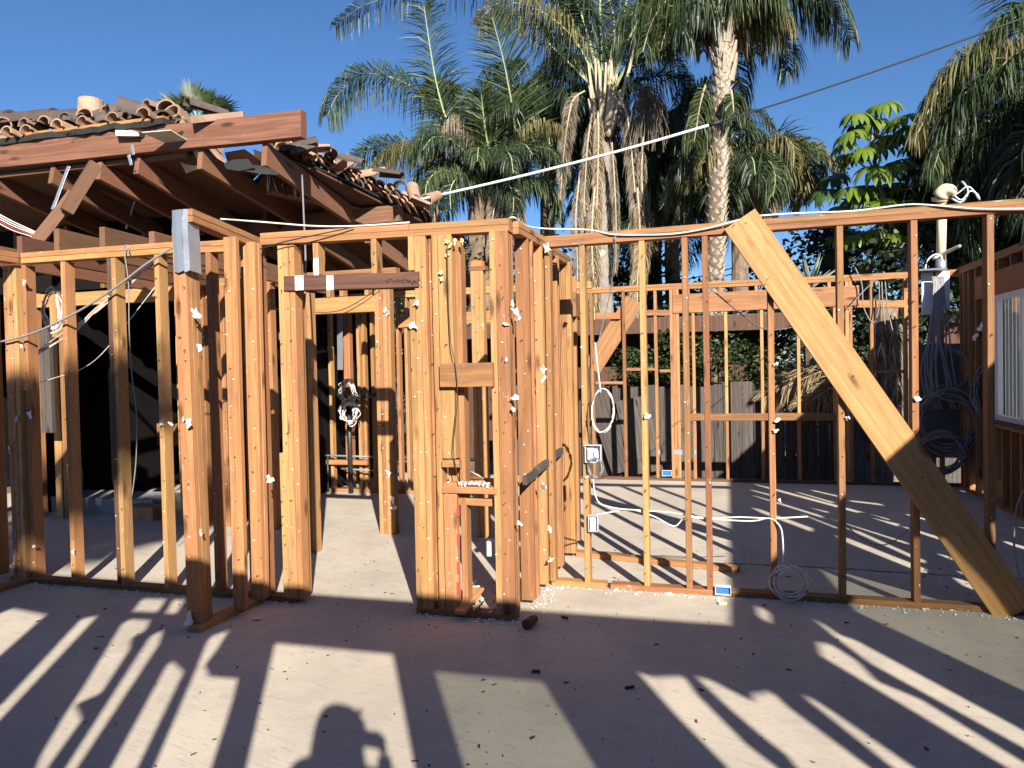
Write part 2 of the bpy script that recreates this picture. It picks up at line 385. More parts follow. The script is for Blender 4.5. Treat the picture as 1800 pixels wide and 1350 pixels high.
# scraps of plasterboard left on the nails
for x, y, s in ((30, 735, .05), (52, 728, .04), (16, 790, .035), (42, 497, .035), (38, 608, .02), (128, 970, .025), (283, 745, .025), (300, 745, .02), (60, 960, .02)):
    scrap(wl, x, y, VL, s)
# ---- short wing wall coming forward (left of the doorway)
UC = -3.06
wc = empty('stud_wall', 'short wing wall standing forward of the doorway, its end post capped with bent grey metal', 'stud wall', (UC, 3.9, 0))
a = PV(331, 367, 3.74); b = Vector((UC+.045, VL+.09, 2.44))
for k in (0, 1):
    member(wc, 'top_plate', Vector((UC, a.y, a.z-.019-.039*k)), Vector((UC, b.y, b.z-.019-.039*k)), .089, .038, W['yo'[k]])
post_u = ux(330.5, 1108, 3.76)
for i, c in enumerate('oyo'):
    member(wc, 'stud', (post_u+.045, 3.76+.019+i*.0395, .0), (post_u+.045-.03, 3.76+.019+i*.0395, 2.41), .089, .038, W[c])
studnails(wc, post_u, .08, 3.76, 0, 2.3, 16, .5)
member(wc, 'stud', (ux(406, 1078, 4.02)+.045, 4.06, .038), (ux(388, 418, 4.02)+.045, 4.06, 2.39), .089, .038, W['o'])
studnails(wc, ux(406, 1070, 4.02), .08, 4.04, 0, 2.3, 16, .5)
member(wc, 'stud', (ux(447, 1060, 4.27)+.035, 4.27, .038), (ux(432, 440, 4.27)+.035, 4.27, 2.39), .089, .038, W['o'])
member(wc, 'stud', (ux(447, 1060, 4.27)+.035, 4.31, .038), (ux(432, 440, 4.27)+.035, 4.31, 2.39), .089, .038, W['y'])
studnails(wc, ux(447, 1060, 4.25), .08, 4.25, 0, 2.3, 14, .5)
member(wc, 'bottom_plate', (UC-.02, 3.72, .019), (UC+.01, VL+.04, .019), .089, .038, W['o'])
# bent metal cap
cp = [(-.062, -.004, 0), (-.062, -.008, -.36), (-.02, -.010, -.365), (.0, -.011, -.35), (.034, -.006, -.36), (.034, -.006, 0)]
vs = []; base = PV(319, 369, 3.75)
for x, y, z in cp: vs.append(base+Vector((x, y-.003, z)))
for x, y, z in cp: vs.append(base+Vector((x, y+.001, z)))
prof = [(-.06, -.004), (-.03, -.010), (.012, -.012), (.014, -.004), (.02, -.003), (.022, -.011), (.05, -.006), (.053, .09)]
vs = []; fs = []
rows = 6
for r_ in range(rows+1):
    for i, (x, y) in enumerate(prof):
        vs.append(base+Vector((x+.0015*math.sin(r_*2.1+i), y-.003-.004*math.sin(r_*.9), -.36*r_/rows - (.012*(i % 2) if r_ == rows else 0))))
for r_ in range(rows):
    for i in range(len(prof)-1):
        q = r_*len(prof)+i; fs.append((q, q+1, q+1+len(prof), q+len(prof)))
capo = link('metal_cap', mesh('metal_cap', [Vector(v)-wc.location for v in vs], fs), M_galv, wc)
sm = capo.modifiers.new('t', 'SOLIDIFY'); sm.thickness = .0012
for x, y, s, v in ((345, 550, .04, 3.75), (350, 612, .035, 3.75), (332, 742, .04, 3.75), (322, 738, .02, 3.75), (475, 845, .04, 4.2), (352, 935, .02, 3.75)):
    scrap(wc, x, y, v, s)
# loose plaster heap stuck at the foot of the end post
vs, fs = scrap_geo(.07, 5, .05); o = link('drywall_scrap', mesh('drywall_scrap', vs, fs), M_gyp, wc, ); o.location = Vector((post_u+.03, 3.73, .04))-wc.location; o.rotation_euler = (.1, 0, 0)
# ---- centre box (doorway header + hollow pier)
VB = 4.32
wb = empty('stud_wall', 'hollow timber pier in the middle with shelf boards, joined over the doorway by a dark header', 'stud wall', (-1.6, VB, 0))
plates(wb, 457, 410, 894, 383, VB, ('o', 'y'), split=.62)
plates(wb, 457, 410, 458, 410, VB, ('o', 'o'))
zt = 2.365
# jamb left of the doorway
ply(wb, ux(505, 1063, VB), VB, .038, zt, 'yyo', step=[0, .0, .004])
ply(wb, ux(505, 1063, VB)-.0+.0, VB+.093, .038, zt, 'oy')
ply(wb, ux(541, 927, 5.6), 5.6, .0, 2.2, 'oy')
# dark header with two white splashes
hz1 = PV(500, 497, VB-.02).z
member(wb, 'header', (ux(499, 500, VB-.012), VB+.03, PV(499, 499, VB).z), (ux(736, 490, VB-.012), VB+.03, PV(736, 491, VB).z), .095, .089, W['d'], hint=(0, 0, 1))
for x, w_ in ((526, .062), (580, .05)):
    p = PV(x, 497, VB-.018); vs, fs = boxg(-w_/2, w_/2, -.0012, 0, -.048, .047)
    q = link('paint_splash', mesh('paint_splash', vs, fs), M_paint, wb); q.location = p-wb.location
# marker scribbles on the header, red paint on the flat timber
for x0 in (678, 694, 706, 716, 726):
    pts = [PV(x0+k*3+random.uniform(-1, 1), 493+(x0 % 3)*2+random.uniform(-5, 5), VB-.021) for k in range(6)]
    vs, fs = tube([q-wb.location for q in pts], .0012, 4, smooth=1); link('ink_scribble', mesh('ink_scribble', vs, fs), M_ink, wb)
for y in (900, 950, 1000, 1035):
    p = PV(806, y, VB-.004); vs, fs = boxg(-.010, .006, -.001, .001, -random.uniform(.02, .06), .04); q = link('paint_mark', mesh('paint_mark', vs, fs), M_redpaint, wb); q.location = p-wb.location
# cripples over the header
for x, y, m_ in ((549, 430, 'y'), (651, 425, 'y')):
    stud(wb, ux(x, y, VB), VB, PV(x, 482, VB).z, zt, W[m_])
    studnails(wb, ux(x, y, VB), .038, VB, 2.1, 2.3, 3)
p = PV(556, 470, VB-.002); vs, fs = boxg(-.018, .018, -.0012, 0, -.06, .06); q = link('paint_splash', mesh('paint_splash', vs, fs), M_paint, wb); q.location = p-wb.location
# posts of the pier, front row
ub = ux(732, 1070, VB)
ply(wb, ub-.0, VB, .038, PV(732, 500, VB).z-.09, 'y')
stud(wb, ub, VB, PV(732, 480, VB).z+.02, zt, W['y']); 
ply(wb, ub+.04, VB+.0, .038, zt, 'oo')
ply(wb, ub+.12, VB+.045, .038, PV(760, 830, VB).z, 'r')
ply(wb, ub+.122, VB+.035, PV(760, 838, VB).z, zt, 'r')
ply(wb, ub+.155, VB, .038, zt, 'y')
ply(wb, ub+.155, VB, .038, zt, 'y') if False else None
# broad flat timbers
stud(wb, ub+.197, VB+.0, .038, PV(800, 848, VB).z, W['o'], .089, .038, seg=6)
stud(wb, ub+.197, VB+.0, PV(800, 806, VB).z, zt, W['y'], .089, .089, seg=6)
stud(wb, ub+.287, VB+.06, .038, zt, W['y'], .038, .089)
stud(wb, ub+.197, VB+.10, PV(800, 860, VB).z, zt, W['o'], .089, .038)
studnails(wb, ub+.2, .1, VB, .1, 2.3, 12)
uR = ux(873, 1085, VB)
ply(wb, uR, VB, .038, zt, 'y')
stud(wb, uR+.0395, VB, .038, zt, W['r'] if False else W['o'], .0445*2*.9, .038, seg=6)
stud(wb, uR+.0395, VB+.0395, .038, zt, W['o'], .08, .038); stud(wb, uR+.0395, VB+.079, .038, zt, W['y'], .08, .038)
studnails(wb, uR+.04, .08, VB, .05, 2.3, 22, .6)
# boards across the hollow
def across(name, x0, x1, y, v, th, d, c, z=None):
    a = PV(x0, y, v); b = PV(x1, y, v); b.z = a.z
    return member(wb, name, a+Vector((0, d/2, 0)), b+Vector((0, d/2, 0)), th, d, W[c], hint=(0, 0, 1))
across('blocking', 773, 866, 660, VB-.04, .145, .038, 'r')
across('shelf_board', 777, 872, 861, VB-.012, .042, .12, 'o')
across('blocking', 806, 866, 882, VB+.06, .045, .038, 'o')
across('blocking', 777, 807, 815, VB-.03, .045, .045, 'y')
across('shelf_board', 800, 866, 852, VB+.14, .02, .25, 'y')
bp_ = member(wb, 'bottom_plate', (ub, VB+.0445, .019), (uR+.12, VB+.0445, .019), .038, .089, W['o'], hint=(0, 0, 1))
# grey slab lying on the shelf
q = PV(835, 840, VB+.3); vs, fs = scrap_geo(.17, 3, .015); o = link('drywall_scrap', mesh('drywall_scrap', vs, fs), M_gyp, wb); o.location = q-wb.location; o.rotation_euler = (1.2, .1, .4)
for i in range(7):
    scrap(wb, 810+i*8, 850, VB, .022)
# side wall of the pier, running back
US = ux(919, 1098, VB)
a = PV(895, 384, VB); 
for k in (0, 1):
    member(wb, 'top_plate', (US-.045, VB+.092, a.z-.019-.039*k), (US-.045, 5.09, 2.44-.019-.039*k), .089, .038, W['y'])
    member(wb, 'top_plate', (US-.05, 5.19, 2.42-.019-.039*k), (US-.05, 6.0, 2.42-.019-.039*k), .089, .038, W['o'])
for vv_, cs in ((4.62, 'o'), (4.72, 'o'), (4.98, 'y'), (5.45, 'o'), (5.50, 'o')):
    stud(wb, US-.089, vv_, .038, 2.36, W[cs], .089, .038, seg=6)
    studnails(wb, US-.07, .06, vv_, .1, 2.3, 14, .7)
for k, cs in enumerate('yyo'):
    stud(wb, ux(986, 975, 5.86)+k*.04, 5.86, .038, 2.36, W[cs])
stud(wb, ux(1003, 975, 6.3), 6.3, .038, 2.3, W['y'], .089, .038)
member(wb, 'header', PV(1003, 535, 6.1), PV(1030, 552, 9.9), .089, .2, W['r'])
# remains of a chair-rail shelf on the right side
for v0_, v1_, z_ in ((4.38, 4.66, .845), (4.68, 4.96, .87), (5.12, 5.42, .90)):
    member(wb, 'rail_board', (US+.015, v0_, z_), (US+.015, v1_, z_+.01), .03, .05, W['g'])
for x, y, v, s in ((901, 535, 4.3, .03), (907, 548, 4.3, .04), (911, 560, 4.3, .03), (730, 532, VB, .035), (727, 573, VB, .04), (955, 650, 4.6, .04), (957, 665, 4.6, .03), (904, 700, 4.3, .03), (903, 720, 4.3, .025), (889, 570, VB, .02), (890, 632, VB, .02), (912, 920, 4.3, .025), (955, 855, 4.6, .04), (968, 985, 4.9, .03), (962, 437, 5.05, .05), (966, 930, 5.0, .03)):
    scrap(wb, x, y, v, s)
for x, y in ((786, 425), (792, 432), (800, 424), (812, 424), (786, 447), (775, 478), (776, 490)):
    scrap(wb, x, y, VB, .022, M_foam, 'foam_blob')
scrap(wb, 1060, 445, 5.09, .025, M_foam, 'foam_blob')
# fallen boards inside the hollow
member(wb, 'loose_board', PZ(808, 1077, .05), PZ(842, 1035, .09), .07, .02, W['y'])
for i in range(26):
    p = PZ(random.uniform(812, 872), random.uniform(1020, 1075), .045); vs, fs = scrap_geo(random.uniform(.012, .03), i, .008)
    o = link('splinter', mesh('splinter', vs, fs), random.choice([W['d'], W['o'], M_gyp]), wb); o.location = p-wb.location; o.rotation_euler = (1.4, random.uniform(0, 3), random.uniform(0, 3))
# ---- long wall at the right
VM = 5.09
wm = empty('stud_wall', 'long open stud wall at the right with a broad raw board leaning diagonally across it', 'stud wall', (.6, VM, 0))
a = PV(950, 415.8, VM); b = PV(1830, 346, VM); s0 = PV(1195, 394, VM)
for k in (0, 1):
    zz = Vector((0, .0445, -.019-.039*k))
    cut = PV((1270, 1195)[k], 400, VM).x; t = (cut-a.x)/(b.x-a.x); mid = a.lerp(b, t)
    e = b+Vector((1.0, 0, .01))
    member(wm, 'top_plate', a+zz, mid+zz, .038, .089, W['y'], hint=(0, 0, 1))
    member(wm, 'top_plate', mid+zz+Vector((.003, 0, 0)), e+zz, .038, .089, W['r'], hint=(0, 0, 1))
zt = 2.375
for x, y, cs in ((1028, 1031, 'y'), (1132.5, 1040, 'y'), (1207, 1047, 'r'), (1243, 1048, 'r'), (1356, 1058, 'r'), (1477, 1062, 'r'), (1607, 1072, 'r'), (1738, 1081, 'r')):
    ply(wm, ux(x, y, VM), VM, .038, PV(x-8, 430, VM).z if False else a.z-.08+(b.z-a.z)*((ux(x, y, VM)-a.x)/(b.x-a.x)), cs)
ply(wm, US-.045, VM, .038, zt, 'oo', step=[0, -.02])
ply(wm, 2.50, VM, .038, 2.42, 'rr')
for x0, x1, cs in ((US, -.83, 'o'), (-.80, .0, 'o'), (.003, 2.55, 'r')):
    member(wm, 'bottom_plate', (x0, VM+.0445, .019), (x1, VM+.0445, .019), .036, .089, W[cs], hint=(0, 0, 1))
# diagonal raw board
member(wm, 'diagonal_brace', PV(1300, 386, VM-.022)+Vector((-.0, 0, -.0)), PV(1784, 1078, VM-.022), .225, .036, W['p'], hint=(1, 0, 0), seg=8)
for x, y in ((1290, 395), (1312, 392), (1350, 490), (1345, 500), (1725, 930), (1500, 660), (1620, 840)):
    nails(wm, [(PV(x, y, VM-.042), 0)])
for x, y, s in ((1137, 730, .03), (1033, 838, .02), (1367, 737, .025), (1364, 757, .025), (1489, 735, .02), (1613, 700, .03), (1371, 880, .015), (1364, 640, .02)):
    scrap(wm, x, y, VM, s)
# sole plate of a wall that is gone, lying behind
member(wm, 'loose_plate', (US+.02, 5.95, .02), (.05, 5.72, .02), .036, .089, W['o'], hint=(0, 0, 1))
# electrical boxes nailed to the first stud
def ebox(par, x, y, v, w=.055, h=.095, open_=True, mat=M_galv):
    p = PV(x, y, v); d = .05; t = .003
    parts = [boxg(-w/2, -w/2+t, 0, d, -h/2, h/2), boxg(w/2-t, w/2, 0, d, -h/2, h/2), boxg(-w/2+t, w/2-t, 0, d, h/2-t, h/2), boxg(-w/2+t, w/2-t, 0, d, -h/2, -h/2+t), boxg(-w/2+t, w/2-t, d-t, d, -h/2+t, h/2-t)]
    V, F = join(parts); o = link('outlet_box', mesh('outlet_box', V, F), mat, par); o.location = p-par.location; return o
e1 = ebox(wm, 1042, 798, VM-.03, .11, .12, mat=M_box); e2 = ebox(wm, 1042, 921, VM-.03, .065, .11, mat=M_box)
e3 = ebox(wb, 862, 965, VB+.12); 
def receptacle(par):
    V, F = join([boxg(-.017, .017, -.006, .01, -.034, .034), boxg(-.02, .02, -.002, .002, -.045, .045)])
    o = link('receptacle', mesh('receptacle', V, F), M_vinyl, par)
    for s in (-1, 1):
        V, F = join([boxg(-.007, -.005, -.0072, -.0062, s*.018-.005, s*.018+.005), boxg(.005, .007, -.0072, -.0062, s*.018-.005, s*.018+.005)])
receptacle(e2); receptacle(e3)
V, F = join([boxg(-.035, .0, .0, .02, -.04, .04), boxg(.01, .035, .01, .03, -.03, .02)]); link('receptacle', mesh('receptacle', V, F), M_vinyl, e1)
o = ebox(wm, 1271, 1039, VM-.03, .10, .055, mat=M_vinyl); V, F = boxg(-.047, .047, .02, .045, -.024, .024); link('blue_insert', mesh('blue_insert', V, F), M_blue, o)
# ---- inner wall with the second doorway
VQ = 6.36
wq = empty('stud_wall', 'inner stud wall seen through the doorway, its pale header over a second opening', 'stud wall', (-3.3, VQ, 0))
for k in (0, 1): member(wq, 'top_plate', (-4.95, VQ+.0445, 2.46-.039*k), (-2.93, VQ+.0445, 2.46-.039*k), .038, .089, W['o'], hint=(0, 0, 1))
hz = PV(600, 536, VQ).z
member(wq, 'header', (ux(521, 536, VQ), VQ+.045, hz-.0), (ux(668, 536, VQ), VQ+.045, hz+.0), .15, .089, W['y'], hint=(0, 0, 1))
uq = ux(668, 943, VQ)
for k, cs in enumerate('yoy'):
    stud(wq, uq+k*.0395, VQ, 0, 2.41, W[cs]); studnails(wq, uq+k*.0395, .038, VQ, .05, 2.3, 12, .6)
for k in (0, 1, 2): stud(wq, uq+.119, VQ+.0+.0*k, 0, 2.41, W['o'], .038, .089) if k == 0 else stud(wq, uq+.03, VQ+.09+.04*(k-1), 0, 2.41, W['y'], .089, .038)
for x in (415, 437, 458, 480, 528):
    ply(wq, ux(x, 900, VQ), VQ, 0, 2.41, 'o')
ply(wq, ux(318, 900, VQ), VQ, 0, 2.41, 'o'); ply(wq, ux(362, 900, VQ), VQ, 0, 2.41, 'r'); ply(wq, ux(342, 900, VQ), VQ, 0, 2.41, 'oy'); ply(wq, ux(392, 900, VQ), VQ, 0, 2.41, 'oy')
for x in (573, 596, 640): stud(wq, ux(x, 500, VQ), VQ, hz+.08, 2.41, W['y'])
for x, y, s in ((678, 545, .035), (680, 552, .03), (683, 832, .05), (690, 880, .045), (663, 600, .02), (690, 893, .04)):
    scrap(wq, x, y, VQ, s)
up = ux(827, 500, 6.4)
wp = empty('timber_post', 'lone triple timber post seen through the hollow pier, an orange brick piece on top', 'post', (up, 6.4, 0))
for k, cs in enumerate('yyo'): stud(wp, up+k*.0395, 6.4, 0, 2.41, W[cs]); studnails(wp, up+k*.0395, .038, 6.4, .1, 2.3, 8, .3)
member(wp, 'cap_block', (up-.01, 6.44, 2.43), (up+.145, 6.44, 2.43), .04, .089, W['r'], hint=(0, 0, 1))
V, F = boxg(-.055, .045, 0, .08, 0, .05); o = link('brick_piece', mesh('brick_piece', V, F), M_brick); o.location = PV(838, 455, 6.42); o.location.z = 2.452
tag(o, 'orange brick piece lying on the lone post behind the hollow pier', 'brick')
for x_, v_, cs in ((335, 7.2, 'r'), (362, 7.4, 'd'), (385, 7.2, 'o'), (409, 7.5, 'r'), (424, 7.2, 'd'), (446, 7.4, 'r'), (468, 7.2, 'o'), (492, 7.5, 'r'), (512, 7.2, 'd')):
    stud(wq, ux(x_, 860, v_), v_, 0, 2.41, W[cs], .06, .089)
# ---- plumbing wall further back
VW = 8.5
ww = empty('stud_wall', 'plumbing wall seen through both doorways, with black pipes and a grey metal strap', 'stud wall', (-4.6, VW, 0))
for x, w_, cs in ((552, .038, 'o'), (563, .089, 'r'), (582, .038, 'y'), (582+9, .0, ''), (607, .089, 'r'), (631, .038, 'y'), (639, .038, 'o'), (655, .038, 'r'), (700, .038, 'o'), (716, .038, 'y'), (760, .038, 'o'), (795, .038, 'o'), (540, .038, 'r')):
    if cs: stud(ww, ux(x, 860, VW), VW+random.uniform(0, .05), 0, 2.42, W[cs], w_)
for k in (0, 1): member(ww, 'top_plate', (-5.6, VW+.045, 2.44+.04*k), (-1.5, VW+.045, 2.44+.04*k), .038, .089, W['y'], hint=(0, 0, 1))
member(ww, 'bottom_plate', (-5.6, VW+.045, .019), (-3.0, VW+.045, .019), .038, .089, W['r'], hint=(0, 0, 1))
member(ww, 'blocking', (ux(550, 812, VW), VW-.02, PV(600, 812, VW).z), (ux(648, 812, VW), VW-.02, PV(600, 812, VW).z), .06, .05, W['r'], hint=(0, 0, 1))
member(ww, 'header', (-3.9, VW+.02, 2.12), (-2.2, VW+.02, 2.15), .14, .06, W['o'], hint=(0, 0, 1))
def pipe(par, nm, pts, r, mat): 
    vs, fs = tube([Vector(p)-par.location for p in pts], r, 8, smooth=0); return link(nm, mesh(nm, vs, fs, True), mat, par)
pipe(ww, 'drain_pipe', [PV(613, 702, VW-.1), PV(617, 866, VW-.1)], .032, M_dark)
pipe(ww, 'drain_pipe', [PV(609, 700, VW-.1), PV(640, 697, VW-.1), PV(668, 693, VW-.1)], .03, M_dark)
pipe(ww, 'drain_pipe', [PV(545, 578, VW-.06), PV(580, 580, VW-.06)], .01, M_dark)
pipe(ww, 'water_pipe', [PV(546, 800, VW-.08), PV(660, 803, VW-.08)], .012, M_wire)
pipe(ww, 'water_pipe', [PV(600, 824, VW-.08), PV(655, 827, VW-.08)], .012, M_wire)
pipe(ww, 'water_pipe', [PV(576, 800, VW-.08), PV(577, 870, VW-.08)], .012, M_dark)
pipe(ww, 'drain_pipe', [PV(552, 700, VW-.1), PV(550, 800, VW-.1)], .014, M_dark)
member(ww, 'metal_strap', PV(597, 552, VW-.1), PV(598, 650, VW-.1), .075, .004, M_galv)
# ---- back wall
VK = 10.0; HK = 2.58
wk = empty('stud_wall', 'far stud wall with a wide window opening, in front of the dark board fence', 'stud wall', (0, VK, 0))
for k in (0, 1): member(wk, 'top_plate', (-2.4, VK+.0445, HK-.019-.039*k), (2.7, VK+.0445, HK-.019-.039*k), .038, .089, W['ro'[k]], hint=(0, 0, 1))
zk = HK-.079
hz0, hz1 = PV(1185, 551, VK).z, PV(1185, 518, VK).z
sill = PV(1213, 733, VK).z
uk0, uk1 = ux(1181, 800, VK), ux(1508, 800, VK)
for x, cs in ((1041, 'r'), (1097, 'r'), (1153, 'r')): ply(wk, ux(x, 780, VK), VK, .036, zk, cs, nail=False)
ply(wk, uk0, VK, .036, zk, 'yyy', nail=False)
ply(wk, ux(1489, 800, VK), VK, .036, zk, 'yo', nail=False)
member(wk, 'header', (uk0+.04, VK+.03, (hz0+hz1)/2), (ux(1510, 520, VK), VK+.03, (hz0+hz1)/2+.01), hz1-hz0, .089, W['y'], hint=(0, 0, 1))
for x in (1219, 1276, 1339, 1403, 1467):
    uu = ux(x, 790, VK); stud(wk, uu, VK, .036, sill-.03, W['r']); 
    stud(wk, uu, VK, sill+.03, hz0, W['y' if x != 1219 else 'o'])
    stud(wk, uu-.06, VK, hz1, zk, W['y']); 
member(wk, 'window_sill', (ux(1213, 733, VK), VK+.03, sill), (ux(1489, 733, VK), VK+.03, sill), .09, .089, W['r'], hint=(0, 0, 1))
for x, cs in ((1532, 'r'), (1592, 'o'), (1640, 'r'), (1655, 'y')): ply(wk, ux(x, 800, VK), VK, .036, zk, cs, nail=False)
def bk(x0, x1, y, th, cs):
    member(wk, 'blocking', PV(x0, y, VK)+Vector((0, .04, 0)), PV(x1, y, VK)+Vector((0, .04, 0)), th, .08, W[cs], hint=(0, 0, 1))
bk(1101, 1153, 649, .038, 'o'); bk(1160, 1180, 652, .038, 'o'); bk(1047, 1097, 673, .038, 'o'); bk(1047, 1090, 555, .085, 'r'); bk(1134, 1180, 550, .075, 'r'); bk(1503, 1590, 534, .09, 'o'); bk(1503, 1590, 653, .04, 'r')
member(wk, 'diagonal_brace', PV(1116, 528, VK+.06), PV(1040, 648, VK+.06), .26, .03, W['y'], hint=(1, 0, 0))
member(wk, 'bottom_plate', (-2.4, VK+.0445, .019), (2.65, VK+.0445, .019), .036, .089, W['d'], hint=(0, 0, 1))
for x, w_ in ((1158, .03), (1191, .12), (1222, .03)):
    p = PV(x, 795, VK-.004); V, F = boxg(-w_/2, w_/2, -.002, 0, -.03, .03); q = link('metal_plate', mesh('metal_plate', V, F), M_galv, wk); q.location = p-wk.location
o = ebox(wk, 1172, 832, VK-.03, .12, .07, mat=M_vinyl); V, F = boxg(-.055, .055, .02, .045, -.03, .03); link('blue_insert', mesh('blue_insert', V, F), M_blue, o)
# ---- right side wall (seen only at its far end, with a white window)
UR = 2.62
wr = empty('stud_wall', 'right side wall with studs, a big header and a white window at its far end', 'stud wall', (UR, 8.5, 0))
for k in (0, 1): member(wr, 'top_plate', (UR+.045, -.2, 2.6-.019-.039*k), (UR+.045, 10.1, 2.6-.019-.039*k), .089, .038, W['r'])
member(wr, 'bottom_plate', (UR+.045, -.2, .019), (UR+.045, 10.05, .019), .089, .038, W['r'])
wv0, wv1, wz0, wz1 = 7.25, 8.78, .90, 2.16
member(wr, 'header', (UR+.045, wv0-.1, wz1+.13), (UR+.045, wv1+.6, wz1+.13), .089, .25, W['r'])
for vv_, cs in ((8.83, 'r'), (8.87, 'r'), (9.12, 'o'), (9.38, 'o'), (9.62, 'r'), (9.82, 'y'), (9.93, 'o'), (7.15, 'r'), (6.75, 'r')):
    stud(wr, UR, vv_, .038, 2.52, W[cs], .089, .038)
for vv_ in (7.3, 7.55, 7.8, 8.05, 8.3, 8.55, 8.76): stud(wr, UR, vv_, .038, wz0-.07, W['oy'[int(vv_*10) % 2]], .089, .038)
for vv_ in (7.6, 7.95, 8.3, 8.65, 8.95): stud(wr, UR, vv_, wz1+.26, 2.52, W['r'], .089, .038)
member(wr, 'window_sill', (UR+.0, wv0-.1, wz0-.045), (UR+.0, wv1+.05, wz0-.045), .16, .036, W['r'])
member(wr, 'window_sill', (UR-.01, wv0-.1, wz0-.015), (UR-.01, wv1+.02, wz0-.015), .17, .022, W['g'])
wf = empty('window', 'white framed glass window set in the right side wall, partly in shade', 'window', (UR, 8.0, 1.5)) if False else None
def bx(par, nm, c, mat):
    V, F = boxg(*c); V = [Vector(v)-par.location for v in V]; return link(nm, mesh(nm, V, F), mat, par)
fr = bx(wr, 'window_frame', (UR-.02, UR+.05, wv1-.045, wv1, wz0, wz1), M_vinyl)
bx(wr, 'window_frame', (UR-.02, UR+.05, wv0, wv0+.045, wz0, wz1), M_vinyl)
bx(wr, 'window_frame', (UR-.021, UR+.051, wv0+.045, wv1-.045, wz1-.05, wz1), M_vinyl)
bx(wr, 'window_frame', (UR-.021, UR+.051, wv0+.045, wv1-.045, wz0, wz0+.05), M_vinyl)
bx(wr, 'window_frame', (UR-.008, UR+.04, wv1-.13, wv1-.047, wz0+.052, wz1-.052), M_vinyl)
bx(wr, 'window_frame', (UR-.004, UR+.035, 8.0, 8.05, wz0+.052, wz1-.052), M_vinyl)
bx(wr, 'window_pane', (UR+.014, UR+.019, wv0+.047, wv1-.132, wz0+.052, wz1-.052), M_pane)
# white corrugated shutter behind the pane
vs = []; fs = []
for i in range(61):
    y_ = wv0+(wv1-wv0)*i/60; x_ = UR+.09+.018*(1 if i % 4 < 2 else 0)
    vs += [(x_, y_, wz0), (x_, y_, wz1)]
    if i: fs.append((2*i-2, 2*i, 2*i+1, 2*i-1))
link('window_blind', mesh('window_blind', [Vector(v)-wr.location for v in vs], fs), M_blind, wr)
for x, y, s in ((1722, 578, .07), (1716, 590, .06), (1728, 572, .04)): 
    p = PU(x, y, UR-.01); vs, fs = scrap_geo(s, x, .012); o = link('drywall_scrap', mesh('drywall_scrap', vs, fs), M_gyp, wr); o.location = p-wr.location; o.rotation_euler = (0, .3, -1.1)
